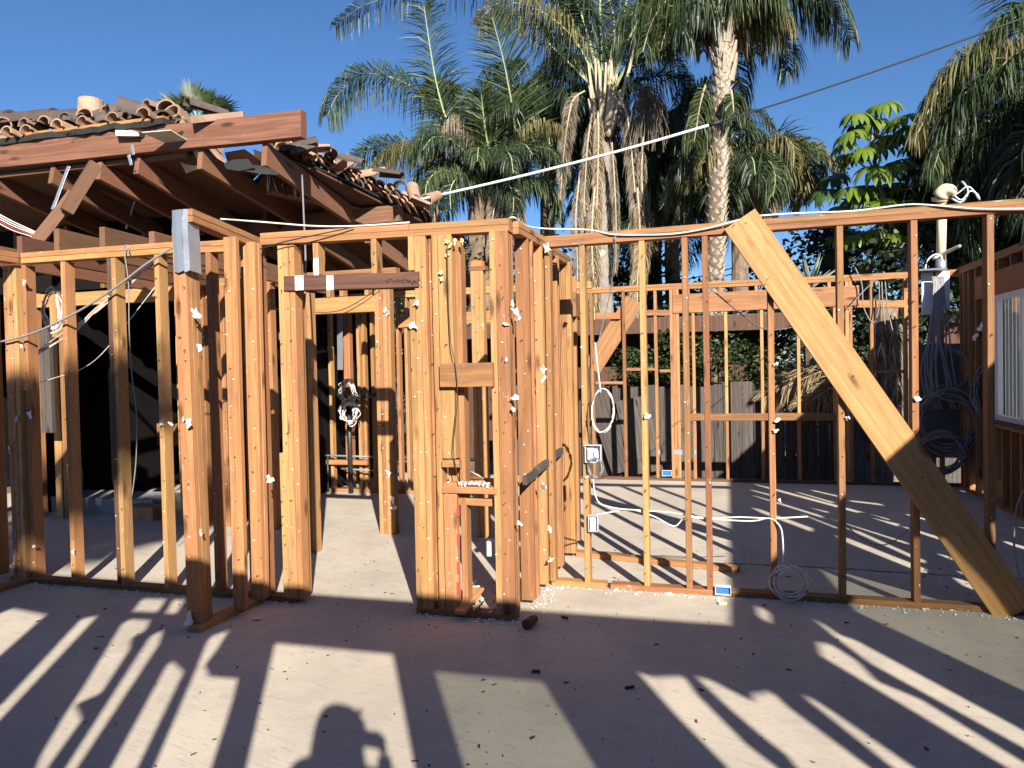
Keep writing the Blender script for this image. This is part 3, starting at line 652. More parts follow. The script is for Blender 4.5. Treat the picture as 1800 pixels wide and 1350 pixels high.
# boarding over the near part of the side wall and the wall behind the camera: laid out from where the light falls through
VC, HC = -.20, 2.60
def to_side(g): z = (UR-g.x)/(COT*sx); return Vector((g.y+z*COT*sy, z))       # sy<0
def to_back(g): z = (g.y-VC)/(-COT*sy); return Vector((g.x+z*COT*sx, z))
patches = {
 'L1': [(-60,1103),(23,1069),(83,1080),(0,1153),(-80,1220)], 'L2': [(142,1088),(173,1082),(0,1267),(-40,1300),(-40,1265),(0,1240)],
 'L3': [(213,1097),(233,1088),(265,1090),(258,1107),(233,1120),(230,1140),(180,1217),(135,1237),(147,1263),(90,1343),(60,1400),(40,1400),(68,1330),(108,1263),(150,1200)],
 'L4': [(262,1120),(288,1107),(282,1130),(137,1350),(100,1400),(80,1400),(113,1350)],
 'L5': [(293,1167),(307,1163),(325,1180),(243,1350),(220,1400),(165,1400),(193,1350)],
 'L6': [(350,1160),(362,1130),(372,1118),(403,1108),(383,1140),(362,1168),(370,1188),(420,1192),(411,1230),(392,1290),(375,1345),(362,1400),(245,1400),(268,1350),(343,1177)],
 'L7': [(232,1075),(250,1052),(293,1053),(277,1077)], 'L8': [(290,1078),(305,1052),(325,1055),(310,1080)],
 'R1': [(1109,1170),(1127,1183),(1151,1190),(1202,1188),(1222,1217),(1311,1306),(1369,1350),(1420,1400),(1320,1400),(1278,1350),(1187,1257)],
 'R2': [(1220,1188),(1249,1194),(1284,1212),(1324,1232),(1326,1219),(1356,1215),(1382,1239),(1531,1350),(1590,1400),(1450,1400),(1400,1350),(1387,1332),(1345,1300),(1284,1248)],
 'R3': [(1409,1223),(1427,1226),(1467,1252),(1609,1350),(1680,1400),(1636,1400),(1569,1350)],
 'R4': [(1400,1128),(1427,1130),(1471,1159),(1502,1194),(1578,1226),(1773,1350),(1840,1395),(1790,1395),(1724,1350),(1404,1150)],
 'R5': [(1393,1083),(1409,1090),(1444,1114),(1471,1123),(1800,1306),(1900,1362),(1900,1400),(1800,1341),(1622,1239),(1489,1163),(1431,1117)],
 'R6': [(1296,1063),(1314,1068),(1324,1076),(1324,1092),(1312,1090),(1298,1079)],
 'T0': [(1310.8, 850.2), (1345.8, 858.1), (1544.2, 911.9), (1540.6, 915.9), (1345.8, 862.2), (1310.8, 851.5)], 'T1': [(1304.1, 860.5), (1310.5, 861.5), (1346.7, 870.6), (1343.1, 872.9), (1310.5, 863.7), (1304.1, 861.9)], 'T2': [(1306.3, 869.5), (1346.7, 880.9), (1575.6, 953.4), (1572.0, 957.0), (1346.7, 884.5), (1306.3, 870.8)],
 'T3': [(1387.1, 901.8), (1397.2, 905.0), (1454.4, 927.2), (1450.8, 929.4), (1397.2, 907.3), (1387.1, 903.2)], 'T4': [(1304.1, 891.9), (1319.9, 894.9), (1409.5, 928.1), (1405.9, 934.8), (1319.9, 901.6), (1304.1, 893.3)], 'T5': [(1427.5, 907.2), (1453.7, 916.5), (1602.5, 984.4), (1598.9, 990.7), (1453.7, 922.8), (1427.5, 908.5)],
 'T6': [(1445.4, 940.0), (1469.0, 945.0), (1602.5, 998.8), (1598.9, 1008.6), (1469.0, 954.8), (1445.4, 941.3)], 'T7': [(1490.3, 991.6), (1497.7, 993.0), (1539.7, 1006.4), (1536.1, 1009.1), (1497.7, 995.7), (1490.3, 992.9)], 'T8': [(1562.1, 923.4), (1586.7, 929.2), (1726.0, 975.0), (1722.4, 980.4), (1586.7, 934.6), (1562.1, 924.7)],
 'T9': [(1490.3, 899.6), (1501.0, 900.8), (1561.2, 920.2), (1557.6, 925.6), (1501.0, 906.1), (1490.3, 900.9)], 'T10': [(1571.1, 902.7), (1580.5, 904.0), (1633.9, 917.7), (1630.4, 920.9), (1580.5, 907.1), (1571.1, 904.1)], 'T11': [(1589.1, 896.4), (1599.2, 898.1), (1656.4, 914.1), (1652.8, 917.3), (1599.2, 901.3), (1589.1, 897.8)],
 'T12': [(1620.5, 971.4), (1636.3, 974.6), (1726.0, 1004.4), (1722.4, 1009.3), (1636.3, 979.5), (1620.5, 972.7)], 'T13': [(1651.9, 1001.4), (1664.0, 1004.3), (1732.7, 1032.2), (1729.1, 1037.1), (1664.0, 1009.3), (1651.9, 1002.8)], 'T14': [(1409.5, 860.5), (1418.3, 861.9), (1467.9, 873.3), (1464.3, 875.5), (1418.3, 864.1), (1409.5, 861.9)],
 'T15': [(1474.6, 879.4), (1484.0, 879.5), (1537.5, 885.6), (1533.9, 888.3), (1484.0, 882.2), (1474.6, 880.7)], 'T16': [(1503.8, 860.1), (1511.9, 859.5), (1557.6, 866.3), (1554.1, 870.8), (1511.9, 864.0), (1503.8, 861.4)], 'T17': [(1710.3, 918.4), (1725.7, 919.0), (1813.5, 932.3), (1809.9, 936.8), (1725.7, 923.5), (1710.3, 919.8)],
 'T18': [(1678.8, 875.8), (1686.6, 876.4), (1730.4, 884.1), (1726.9, 886.3), (1686.6, 878.7), (1678.8, 877.1)], 'T19': [(1667.6, 860.5), (1677.0, 861.1), (1730.4, 873.3), (1726.9, 877.3), (1677.0, 865.1), (1667.6, 861.9)], 'T20': [(1737.2, 950.3), (1748.6, 951.2), (1813.5, 970.3), (1809.9, 976.1), (1748.6, 957.0), (1737.2, 951.6)],
 'T21': [(1387.1, 888.3), (1394.8, 889.4), (1438.7, 898.9), (1435.1, 901.1), (1394.8, 891.6), (1387.1, 889.7)], 'T22': [(1382.6, 863.7), (1392.7, 865.9), (1449.9, 882.3), (1446.3, 884.5), (1392.7, 868.1), (1382.6, 865.0)], 'T23': [(1665.4, 946.7), (1671.4, 947.7), (1705.8, 958.4), (1702.2, 961.1), (1671.4, 950.4), (1665.4, 948.0)],
 'T24': [(1616.0, 928.7), (1621.4, 929.8), (1651.9, 938.2), (1648.3, 940.0), (1621.4, 931.6), (1616.0, 930.1)], 'T90': [(1643,1013.5),(1660,1016.5),(1732,1039),(1800,1062),(1800,1080),(1732,1056),(1661,1028)],
 'D': None, 'G1': None, 'G2': [(1415,1000),(1460,1004),(1640,1052),(1860,1115),(1860,1265),(1800,1234),(1471,1073)],
}
patches['D'] = [Vector((-.34-2.13*COT*sx, VC-2.13*COT*sy, 0)), Vector((.40-2.13*COT*sx, VC-2.13*COT*sy, 0)), Vector((.40-.03*COT*sx, VC-.03*COT*sy, 0)), Vector((-.34-.03*COT*sx, VC-.03*COT*sy, 0))]
patches['G1'] = [PZ(762, 1179), PZ(955, 1197), PZ(1080, 1400), PZ(830, 1400)]
def clip(poly, f):
    out = []
    for i in range(len(poly)):
        a, b = poly[i-1], poly[i]; fa, fb = f(a), f(b)
        if (fa >= 0) != (fb >= 0): t = fa/(fa-fb); out.append(a+(b-a)*t)
        if fb >= 0: out.append(b)
    return out
# ground line below the corner where the two walls meet: side test
c0 = Vector((UR, VC)); dirg = Vector((-sx*COT, -sy*COT))
def sidef(g): return (g.x-c0.x)*dirg.y-(g.y-c0.y)*dirg.x      # >0: light came over the side wall
def holes(mode):
    res = {}
    for nm, pl in patches.items():
        g = [(p if isinstance(p, Vector) else PZ(*p)) for p in pl]
        g = [Vector((p.x, p.y)) for p in g]
        g = clip(g, (lambda q: sidef(q)-.03) if mode == 'side' else (lambda q: -sidef(q)-.03))
        if len(g) < 3: continue
        q = [(to_side(p) if mode == 'side' else to_back(p)) for p in g]
        q = clip(q, lambda p: p.y-.03); q = clip(q, lambda p: HC-.06-p.y) if len(q) > 2 else q
        lo, hi = (-.1, 9.8) if mode == 'side' else (-5.9, UR-.03)
        q = clip(q, lambda p: p.x-lo) if len(q) > 2 else q
        q = clip(q, lambda p: hi-p.x) if len(q) > 2 else q
        if len(q) > 2: res[nm] = q
    return res
def boarding(name, outer, hs, th, mat, par, plane):
    cu = bpy.data.curves.new(name, 'CURVE'); cu.dimensions = '2D'; cu.fill_mode = 'BOTH'; cu.extrude = th/2
    for poly in [outer]+hs:
        sp = cu.splines.new('POLY'); sp.points.add(len(poly)-1); sp.use_cyclic_u = True
        for p, q in zip(sp.points, poly): p.co = (q[0], q[1], 0, 1)
    o = bpy.data.objects.new('tmp', cu); COL.objects.link(o); bpy.context.view_layer.update()
    me = bpy.data.meshes.new_from_object(o.evaluated_get(bpy.context.evaluated_depsgraph_get())); bpy.data.objects.remove(o)
    for v in me.vertices:
        x, y, z = v.co; v.co = Vector((x, plane-z, y) if name == 'plywood_sheet' else (plane+z, x, y))
    me.materials.clear(); ob = link(name, me, mat)
    return ob
hb = holes('back'); hs = holes('side')
bw = boarding('plywood_sheet', [(-6, 0), (UR+.12, 0), (UR+.12, HC), (-6, HC)], list(hb.values()), .025, W['g'], None, VC)
tag(bw, 'unseen plywood wall with a doorway and openings cut to shape the floor light, close behind the person taking the photo', 'wall')
sw = boarding('side_boarding', [(-.18, .0), (9.95, .0), (9.95, HC), (-.18, HC)], list(hs.values())+[[(wv0, wz0), (wv1, wz0), (wv1, wz1), (wv0, wz1)]], .02, W['g'], None, UR+.103)
sw.parent = wr; sw.location = -wr.location
for nm in ('G1', 'G2'):
    for dct, mode in ((hb, 'back'), (hs, 'side')):
        if nm in dct:
            q = dct[nm]; vs = [((p[0], VC, p[1]) if mode == 'back' else (UR+.10, p[0], p[1])) for p in q]
            o = link('window_pane', mesh('window_pane', [Vector(v)-(bw.location if mode == 'back' else wr.location) for v in vs], [tuple(range(len(vs)))]), M_glass, bw if mode == 'back' else wr)
# wing walls closing the room behind the camera are left open: the sky lights the slab
# wall coming forward at far left
wf_ = empty('stud_wall', 'wall coming forward along the left edge of the picture, only its end showing', 'stud wall', (-5.1, 3.9, 0))
for k in (0, 1): member(wf_, 'top_plate', (-5.08, 2.2, 2.44-.039*k), (-5.08, VL, 2.44-.039*k), .089, .038, W['o'])
member(wf_, 'bottom_plate', (-5.08, 2.2, .02), (-5.08, VL, .02), .089, .038, W['r'])
for vv_ in (3.9, 3.5, 3.1, 2.7): stud(wf_, -5.12, vv_, .04, 2.38, W['o'], .089, .038)
# ------------------------------------------------------------------ old house with its torn roof
VRG = 5.4
hs_ = empty('house', 'half demolished house at the left, stained rafters under loose clay roof tiles', 'house', (-6, 7, 0))
pL, pR = PV(-260, 304, VRG), PV(534, 219, VRG)
beam_h = (PV(533, 196, VRG)-PV(535, 243, VRG)).length
member(hs_, 'ridge_beam', pL, pR, beam_h, .085, W['s'], hint=(0, 0, 1), seg=8, warp=.004)
member(hs_, 'ridge_beam', PV(-260, 322, VRG+.075), PV(330, 252, VRG+.075), .24, .045, W['s'], hint=(0, 0, 1))
ZR, TS = PV(351, 262, VRG).z, .153
def PR(x, y, dz=.0):
    r = ray(x, y); t = (ZR+dz+TS*VRG-EYE)/(r.z+TS*r.y); return r*t+Vector((0, 0, EYE))
def rafter(x0, y0, x1, y1, v0=VRG, d=.17, m='s', ext=0):
    a = PV(x0, y0, v0); b = PU(x1, y1, a.x); e = (b-a).normalized()*ext
    return member(hs_, 'rafter', a+Vector((0, 0, -d/2)), b+e+Vector((0, 0, -d/2)), .05, d, W[m], hint=(1, 0, 0), seg=6, warp=.003)
rafter(351, 262, 524, 371); rafter(464, 251, 623, 366, d=.19); rafter(173, 282, 300, 353, ext=1.6)
rafter(240, 272, 330, 330, ext=1.8); rafter(90, 290, 200, 352, ext=1.8); rafter(-20, 300, 90, 350, ext=2)
for x0, y0, x1, y1 in ((583, 425, 646, 467), (673, 423, 722, 460), (545, 432, 600, 480), (500, 385, 560, 420)):
    a = PV(x0, y0, 7.0); b = PU(x1, y1, a.x) ; d = (b-a).normalized()
    member(hs_, 'rafter', a-d*.35+Vector((0, 0, -.07)), b+d*.15+Vector((0, 0, -.07)), .045, .14, W['s'], hint=(1, 0, 0))
a = PV(400, 405, 6.95); b = PV(705, 375.5, 6.95)
member(hs_, 'roof_beam', a, b, .165, .09, W['s'], hint=(0, 0, 1), seg=6, warp=.003)
# torn roof deck
uA = PV(285, 215, 5.32).x
dk = [(-11, 5.47), (uA, 5.47)]
for x, y in ((345, 275), (395, 300), (425, 300), (455, 325), (476, 300), (503, 280), (560, 303), (620, 333), (690, 366), (742, 390)):
    p = PR(x, y); dk.append((p.x, p.y))
dk += [(dk[-1][0]-.3, 10.4), (-11, 10.4)]
cu = bpy.data.curves.new('c', 'CURVE'); cu.dimensions = '2D'; cu.fill_mode = 'BOTH'; cu.extrude = .009
sp = cu.splines.new('POLY'); sp.points.add(len(dk)-1); sp.use_cyclic_u = True
for p, q in zip(sp.points, dk): p.co = (q[0]+random.uniform(-.02, .02), q[1], 0, 1)
o = bpy.data.objects.new('tmp', cu); COL.objects.link(o); bpy.context.view_layer.update()
me = bpy.data.meshes.new_from_object(o.evaluated_get(bpy.context.evaluated_depsgraph_get())); bpy.data.objects.remove(o)
me2 = me.copy()
for v in me.vertices: v.co = v.co+Vector((0, 0, ZR+.012-TS*(v.co.y-VRG)))-hs_.location
for v in me2.vertices: v.co = v.co*1.0+Vector((0.03*math.sin(v.co.y*9)-.0, -.02, ZR+.038+.012*math.sin(v.co.x*3.1)-TS*(v.co.y-VRG)))-hs_.location
link('roof_deck', me, W['d'], hs_); link('roofing_felt', me2, M_felt, hs_)
# thin facing strip and felt hanging over the beam
member(hs_, 'fascia_strip', PV(-200, 268, VRG-.03), PV(292, 208, VRG-.03), .03, .06, W['o'], hint=(0, 0, 1))
def rag(par, nm, pts, mat, th=.004, depth=.3, slope=.0):
    vs = []; n = len(pts)
    for p in pts: vs.append(p)
    for p in pts: vs.append(p+Vector((0, depth, slope+random.uniform(-.01, .01))))
    fs = [(i, i+1, n+i+1, n+i) for i in range(n-1)]
    o = link(nm, mesh(nm, [Vector(v)-par.location for v in vs], fs), mat, par); s = o.modifiers.new('s', 'SOLIDIFY'); s.thickness = th; return o
rag(hs_, 'roofing_felt', [PV(x, 243-x*.125+random.uniform(-3, 3), VRG-.07+random.uniform(-.02, .02)) for x in range(-120, 300, 14)], M_felt, .05, .4)
for pts, m_ in (([(395, 268), (430, 262), (470, 290), (440, 320), (405, 300)], M_tile), ([(445, 262), (470, 272), (520, 300), (505, 308), (450, 285)], M_paper), ([(545, 302), (600, 322), (660, 358), (640, 368), (575, 335)], M_paper), ([(705, 366), (735, 378), (728, 395), (700, 385)], M_paper), ([(560, 318), (640, 345), (670, 368), (625, 360)], M_felt), ([(250, 232), (300, 228), (330, 246), (290, 250)], M_paper)):
    c_ = [PR(x, y, .07) for x, y in pts]; 
    o = link('torn_underlay', mesh('torn_underlay', [p-hs_.location for p in c_], [tuple(range(len(c_)))]), m_, hs_); s = o.modifiers.new('s', 'SOLIDIFY'); s.thickness = .006
# clay barrel tiles
def tilemesh(r0=.075, r1=.06, L=.38, th=.013, arc=1.0, n=9):
    vs = []; fs = []
    for y, r in ((0, r0), (L*.5, (r0+r1)/2), (L, r1)):
        for q in (r, r-th):
            for k in range(n+1):
                a = math.pi*(.5-arc/2+arc*k/n); vs.append((q*math.cos(a), y, q*math.sin(a)))
    m_ = n+1
    for s in (0, 1):
        for k in range(n):
            a = s*2*m_+k; fs.append((a, a+1, a+1+2*m_, a+2*m_)); fs.append((a+m_+1, a+m_, a+3*m_, a+1+3*m_))
    for base in (0, 4*m_):
        for k in range(n): fs.append((base+k, base+m_+k, base+m_+k+1, base+k+1) if base == 0 else (base+k+1, base+m_+k+1, base+m_+k, base+k))
    for k in (0, n):
        for s in (0, 1): a = s*2*m_+k; fs.append((a, a+m_, a+3*m_, a+2*m_))
    return mesh('roof_tile', vs, fs)
TM = tilemesh(); TB = tilemesh(.11, .10, .42, .016, .95)
TMd, TBd = TM.copy(), TB.copy(); TM.materials.append(M_tile); TB.materials.append(M_tile); TMd.materials.append(M_tiled); TBd.materials.append(M_tiled)
TP = tilemesh(.10, .10, .3, .008, .9); TP.materials.append(M_paper)
def tile(me, p, rx=-.15, ry=0, rz=0, s=1.0):
    o = bpy.data.objects.new('roof_tile', me); COL.objects.link(o); o.parent = hs_; o.location = p-hs_.location
    o.rotation_euler = (rx, ry, rz); o.scale = (s,)*3; return o
x = -140
while x < 300:                                   # front course: open ends over the beam
    tile(TM, PV(x, 234-x*.125+random.uniform(-2, 2), 5.26+random.uniform(-.03, .05)), -.10+random.uniform(-.05, .05), random.uniform(-.25, .25), random.uniform(-.2, .2), random.uniform(.72, .95)); x += random.uniform(34, 56)
for x in range(-140, 330, 36):
    tile(random.choice((TM, TM, TMd)), PV(x, 222-x*.12+random.uniform(-5, 4), 5.55), -.1+random.uniform(-.1, .1), random.uniform(-.3, .3), random.uniform(-.5, .5), random.uniform(.9, 1.15))
for x, y, rz, me_ in ((10, 228, 1.45, TBd), (75, 224, 1.35, TBd), (125, 222, 1.25, TBd), (-60, 232, 1.5, TBd)):
    tile(me_, PV(x, y, 5.7), .05, 0, -rz, 1.35)
for x, y, rx, ry, rz, s, me_ in ((190, 206, .1, .3, -.6, 1.1, TBd), (205, 190, -.2, .5, -.9, 1.0, TBd), (225, 212, -.1, -.2, 1.3, 1.1, TBd), (235, 232, 0, 3.0, .9, 1.2, TBd), (195, 230, 0, .2, -.2, .9, TMd),
        (295, 205, -.45, .1, -.25, 1.25, TB), (300, 220, -.55, .1, -.3, 1.25, TB), (262, 225, -.2, .3, .6, 1.2, TMd), (322, 225, .1, .5, .9, 1.1, TMd), (275, 238, 0, 2.8, .3, 1.0, TMd)):
    tile(me_, PV(x, y, 5.5), rx, ry, rz, s)
for i in range(26):                              # jumbled loose tiles and broken halves on the ridge
    x = random.uniform(150, 345); o = tile(random.choice((TM, TMd, TMd, TBd)), PV(x, 222-(x-150)*.03+random.uniform(-6, 14), 5.5+random.uniform(-.1, .4)), random.uniform(-.7, .7), random.uniform(-1.2, 1.2), random.uniform(-3, 3), random.uniform(.6, 1.05))
for i in range(22):
    t = random.random(); o = tile(random.choice((TM, TMd)), PR(505+t*240, 280+t*103)+Vector((random.uniform(-.1, .25), .1, random.uniform(.10, .17))), random.uniform(-.6, .5), random.uniform(-.9, .9), random.uniform(-3, 3), random.uniform(.6, .95))
for x, y, w_ in ((220, 236, 40), (262, 232, 46), (318, 238, 40), (120, 240, 40), (415, 290, 50), (450, 300, 60)):
    c_ = [PV(x+dx*w_+random.uniform(-6, 6), y+dy+random.uniform(-4, 4), 5.34+random.uniform(-.05, .1)) for dx, dy in ((-.5, -4), (0, -9), (.5, -6), (.6, 4), (.1, 9), (-.4, 6))]
    o = link('torn_underlay', mesh('torn_underlay', [p-hs_.location for p in c_], [tuple(range(6))]), random.choice((M_paper, M_felt)), hs_); sm_ = o.modifiers.new('s', 'SOLIDIFY'); sm_.thickness = .006
tile(TP, PV(303, 232, 5.4), -.95, .1, -.25, 1.25)
# an upright round clay collar built of two half tiles
for k in (0, 1):
    o = tile(TB, PV(160, 204, 5.75), math.pi/2, 0, math.pi*k+.3, 1); o.scale = (1.05, .36, 1.05)
    o = tile(TB, PV(160, 222, 5.75), math.pi/2, 0, math.pi*k+1.0, 1); o.scale = (.85, .45, .85)
for i in range(17):                              # rows running down the right hand edge of the roof
    t = i/16; x = 505+t*240; y = 286+t*103
    for j in range(3):
        tile(random.choice((TM, TM, TM, TMd)), PR(x-j*10, y-j*3)+Vector((0, 0, .055+.05*j)), -TS+random.uniform(-.08, .08), random.uniform(-.2, .2), random.uniform(-.15, .15)+.25, random.uniform(.95, 1.15))
for x, y in ((510, 268), (560, 285), (583, 290), (340, 222), (520, 262)):
    tile(random.choice((TMd, TM)), PR(x, y, .16), random.uniform(-.4, .2), random.uniform(-.5, .5), random.uniform(-1.6, 1.6), 1.1)
for x0, y0, x1, y1 in ((395, 300, 500, 352), (420, 322, 560, 352), (250, 318, 420, 372), (470, 335, 640, 372)):
    a = PV(x0, y0, 6.1); b = PV(x1, y1, 7.0); member(hs_, 'broken_board', a, b, .035, .09, W[random.choice('sd')], hint=(0, .3, 1))
# dark inside: closed walls, deep shade painted in by a near-black colour
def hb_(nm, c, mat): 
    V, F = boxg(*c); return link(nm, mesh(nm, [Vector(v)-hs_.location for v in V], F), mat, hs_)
hb_('inner_wall', (-11, -4.95, 10.3, 10.36, 0, 2.7), M_shade); hb_('inner_wall', (-11, -10.9, 5.5, 10.3, 0, 3.6), M_shade)
hb_('inner_wall', (-4.98, -4.93, 6.5, 10.3, 0, 2.62), M_shade); hb_('inner_wall', (-7.5, -7.45, 6.5, 9.2, 0, 2.5), M_shade)
hb_('inner_wall', (-10.9, -4.99, 6.75, 6.79, 2.5, 3.25), M_shade)  # upper partition added to block sun from the rooms behind
hb_('ceiling_board', (-10.9, -4.99, 7.4, 10.3, 2.5, 2.53), M_shade)
hb_('door_panel', (PV(72, 700, 6.2).x, PV(90, 700, 6.2).x, 6.2, 6.24, .95, 2.05), W['g'])  # pale panel in dim light, its shade painted in by a dark colour
for x, cs in ((60, 'o'), (98, 'o'), (112, 'r'), (22, 'r'), (-20, 'r')): 
    u_ = PV(x, 860, 6.4).x; stud(hs_, u_+6-6, 6.4, 0, 2.45, W[cs], .089)
for x in (118, 180, 255, 310, 30): 
    p = PV(x, 400, 6.7); member(hs_, 'stud', (p.x, 6.7, 2.5), (p.x, 6.7, 3.2), .05, .06, W['s'])
member(hs_, 'header', (-7.4, 6.45, 2.36), (-4.75, 6.45, 2.36), .14, .09, W['o'], hint=(0, 0, 1))
for x, yb, yt in ((38, 440, 418), (103, 436, 405), (183, 432, 402), (-30, 445, 430), (270, 428, 410)):
    p = PV(x, yt, 4.44); member(hs_, 'ceiling_joist', (p.x, 4.42, p.z-.07), (p.x-.25, 7.3, p.z-.10), .045, .16, W['s'])
p0 = PZ(232, 905, 0); hb_('concrete_step', (p0.x-1.6, p0.x+.28, p0.y, p0.y+.5, 0, .17), M_stucco); hb_('timber_block', (p0.x+.12, p0.x+.50, p0.y-.25, p0.y-.02, 0, .14), W['y'])
p0 = PV(265, 760, 8.4); hb_('timber_block', (p0.x-.1, p0.x+.45, 8.4, 8.6, p0.z-.18, p0.z+.12), W['o'])
V, F = boxg(-.3, .3, 0, .03, 0, .6)
# lapped props standing on the left wall
member(hs_, 'diagonal_prop', PV(52, 442, 4.62), PV(132, 340, 4.75), .09, .09, W['s'], hint=(1, 0, 1))
member(hs_, 'diagonal_prop', PV(117, 372, 4.66), PV(168, 288, 4.8), .10, .09, W['s'], hint=(1, 0, 1))
member(hs_, 'metal_strap', PV(92, 368, 4.9), PV(121, 292, 5.0), .035, .003, M_galv)
member(hs_, 'metal_strap', PV(231, 290, VRG-.05), PV(226, 272, VRG-.05), .03, .003, M_galv); member(hs_, 'metal_strap', PV(235, 272, VRG-.052), PV(231, 255, VRG-.052), .03, .003, M_galv)
o = pipe(hs_, 'vent_pipe', [PV(x, y, 6.3) for x, y in ((243, 312), (240, 345), (230, 375), (222, 402))], .013, M_galv)
o = pipe(hs_, 'vent_duct', [PV(x, y, 7.2) for x, y in ((415, 345), (410, 362), (385, 380))], .055, M_wire)
pipe(hs_, 'vent_duct', [PV(418, 338, 7.2), PV(416, 346, 7.2)], .07, M_grey)
for i in range(22):                              # shreds hanging from the torn felt
    x = random.uniform(440, 540); y = 295+(x-440)*.35
    p = PR(x, y, 0); pipe(hs_, 'felt_shred', [p, p+Vector((random.uniform(-.06, .06), random.uniform(-.05, .05), -random.uniform(.04, .17)))], .004, random.choice((M_paper, M_felt)))
# thin metal strip hanging in front of the doorway
cable('metal_strip', [PV(531, 308, 5.2), PV(534, 380, 5.0), PV(537, 450, 4.7), PV(536, 520, 4.55), PV(530, 565, 4.5), PV(524, 600, 4.5)], .007, M_wire, None, 'thin grey metal strip dangling in front of the first doorway header', 'strip')
# ------------------------------------------------------------------ cables
cable('cable', [PV(388, 385, 4.05), PV(430, 388, 4.25), PV(470, 391, 4.34), PV(545, 397, 4.34), PV(600, 398, 4.35), PV(650, 396, 4.36), PV(720, 391, 4.37)], .006, M_cable, None, 'white cable lying over the top plate beside the capped post', 'cable')
cable('cable', [PV(895, 384, 4.38), PV(905, 383, 4.4), PV(925, 397, 4.8), PV(960, 402, 5.1), PV(1035, 404, 5.1), PV(1075, 412, 5.075), PV(1130, 413, 5.075), PV(1185, 411, 5.075), PV(1240, 402, 5.07), PV(1290, 389, 5.06), PV(1330, 380, 5.1), PV(1400, 375, 5.14), PV(1500, 371, 5.12), PV(1590, 360, 5.12), PV(1640, 361, 5.08), PV(1720, 367, 5.07), PV(1810, 367, 5.07)], .006, M_cable, None, 'long white cable draped along the top plate of the long right wall', 'cable')
cable('cable', [PV(0, 601, 4.3), PV(45, 590, 4.3), PV(90, 572, 4.28), PV(150, 540, 4.28), PV(210, 500, 4.28), PV(260, 462, 4.28), PV(312, 430, 4.3)], .008, M_wire, None, 'thick grey cable slanting across the left stud wall', 'cable')
for k in range(6):
    j = lambda s=5: random.uniform(-s, s)
    cable('cable', [PV(60+j(), 625+j(), 4.7), PV(120+j(), 585+j(), 4.6), PV(170+j(), 545+j(3), 4.6), PV(215+j(), 510+j(3), 4.6), PV(268+j(3), 462+j(), 4.55)], .004, M_red if k in (1, 4) else M_cable, None, 'thin red wire in the bundle slanting behind the left studs' if k in (1, 4) else 'thin white wire in the bundle slanting behind the left studs', 'cable', 'bundle of loose wires behind the left studs')
cable('cable', [PV(227, 445, 4.3), PV(222, 430, 4.3), PV(219, 445, 4.3), PV(226, 500, 4.3), PV(227, 580, 4.3), PV(232, 660, 4.3), PV(240, 730, 4.3), PV(239, 810, 4.3), PV(232, 872, 4.3)], .004, M_wire, None, 'thin grey cable hanging straight down between two left studs', 'cable')
cable('cable', [PV(70, 672, 4.6), PV(110, 660, 4.6), PV(150, 645, 4.6), PV(190, 610, 4.6), PV(272, 505, 4.6)], .003, M_cable, None, 'single thin white wire crossing the dark opening in the left wall', 'cable')
for k in range(5):
    cable('cable', [PV(-10, 372+4*k, 4.9), PV(20, 388+4*k, 4.9), PV(50, 402+3*k, 4.8), PV(72, 412+2*k, 4.8)], .005, M_red if k == 3 else M_cable, None, ('red' if k == 3 else 'white')+' wire over the joists at the upper left corner', 'cable', 'wires over the joists at the upper left')
cable('cable', [PV(457, 438, 4.27), PV(500, 425, 4.27), PV(560, 412, 4.27), PV(622, 399, 4.3)], .004, M_black, None, 'thin black wire drooping across the top plate over the doorway', 'cable')
cable('cable', [PV(521, 545, 6.3), PV(560, 549, 6.3), PV(600, 545, 6.3), PV(640, 524, 6.3), PV(668, 503, 6.3)], .004, M_dark, None, 'thin dark wire sagging across the pale second header', 'cable')
cable('cable', [PV(786, 430, 4.28), PV(788, 520, 4.28), PV(792, 600, 4.28), PV(800, 640, 4.26), PV(804, 700, 4.26), PV(797, 790, 4.26), PV(806, 845, 4.28)], .003, M_dark, None, 'thin brown wire hanging down the pier past its dark crosspiece', 'cable')
cable('cable', [PV(1042, 838, 5.05), PV(1050, 880, 5.08), PV(1080, 893, 5.1), PV(1128, 897, 5.13), PV(1170, 900, 5.13), PV(1205, 905, 5.13), PV(1243, 911, 5.13), PV(1300, 909, 5.13), PV(1355, 911, 5.13), PV(1420, 908, 5.2)], .0055, M_cable, None, 'white cable threaded level through the studs of the right wall', 'cable')
cable('cable', [PV(1048, 905, 5.08), PV(1075, 900, 5.12), PV(1110, 896, 5.13), PV(1150, 908, 5.13), PV(1185, 925, 5.15), PV(1205, 910, 5.13), PV(1243, 912, 5.13), PV(1320, 916, 5.12), PV(1352, 911, 5.1), PV(1371, 925, 5.06), PV(1376, 950, 5.05), PV(1377, 990, 5.05)], .0055, M_cable, None, 'white cable drooping between studs then dropping to the coil near the floor', 'cable')
cable('cable', [PV(1478, 912, 5.14), PV(1500, 935, 5.2), PV(1530, 955, 5.2), PV(1565, 955, 5.2), PV(1603, 925, 5.14)], .004, M_wire, None, 'grey cable sagging between two of the dark right studs', 'cable')
cable('cable', [PV(1800, 860, 5.0), PV(1786, 900, 5.0), PV(1783, 970, 5.0), PV(1796, 1025, 5.0), PV(1812, 1040, 5.0)], .006, M_wire, None, 'grey cable bowing in at the right edge beside the last stud', 'cable')
cable('cable', [PV(1250, 508, 5.3), PV(1300, 550, 6.0), PV(1335, 575, 7), PV(1362, 580, 8), PV(1400, 572, 9), PV(1440, 548, 9.6)], .005, M_wire, None, 'grey cable sagging from the long wall towards the far window header', 'cable')
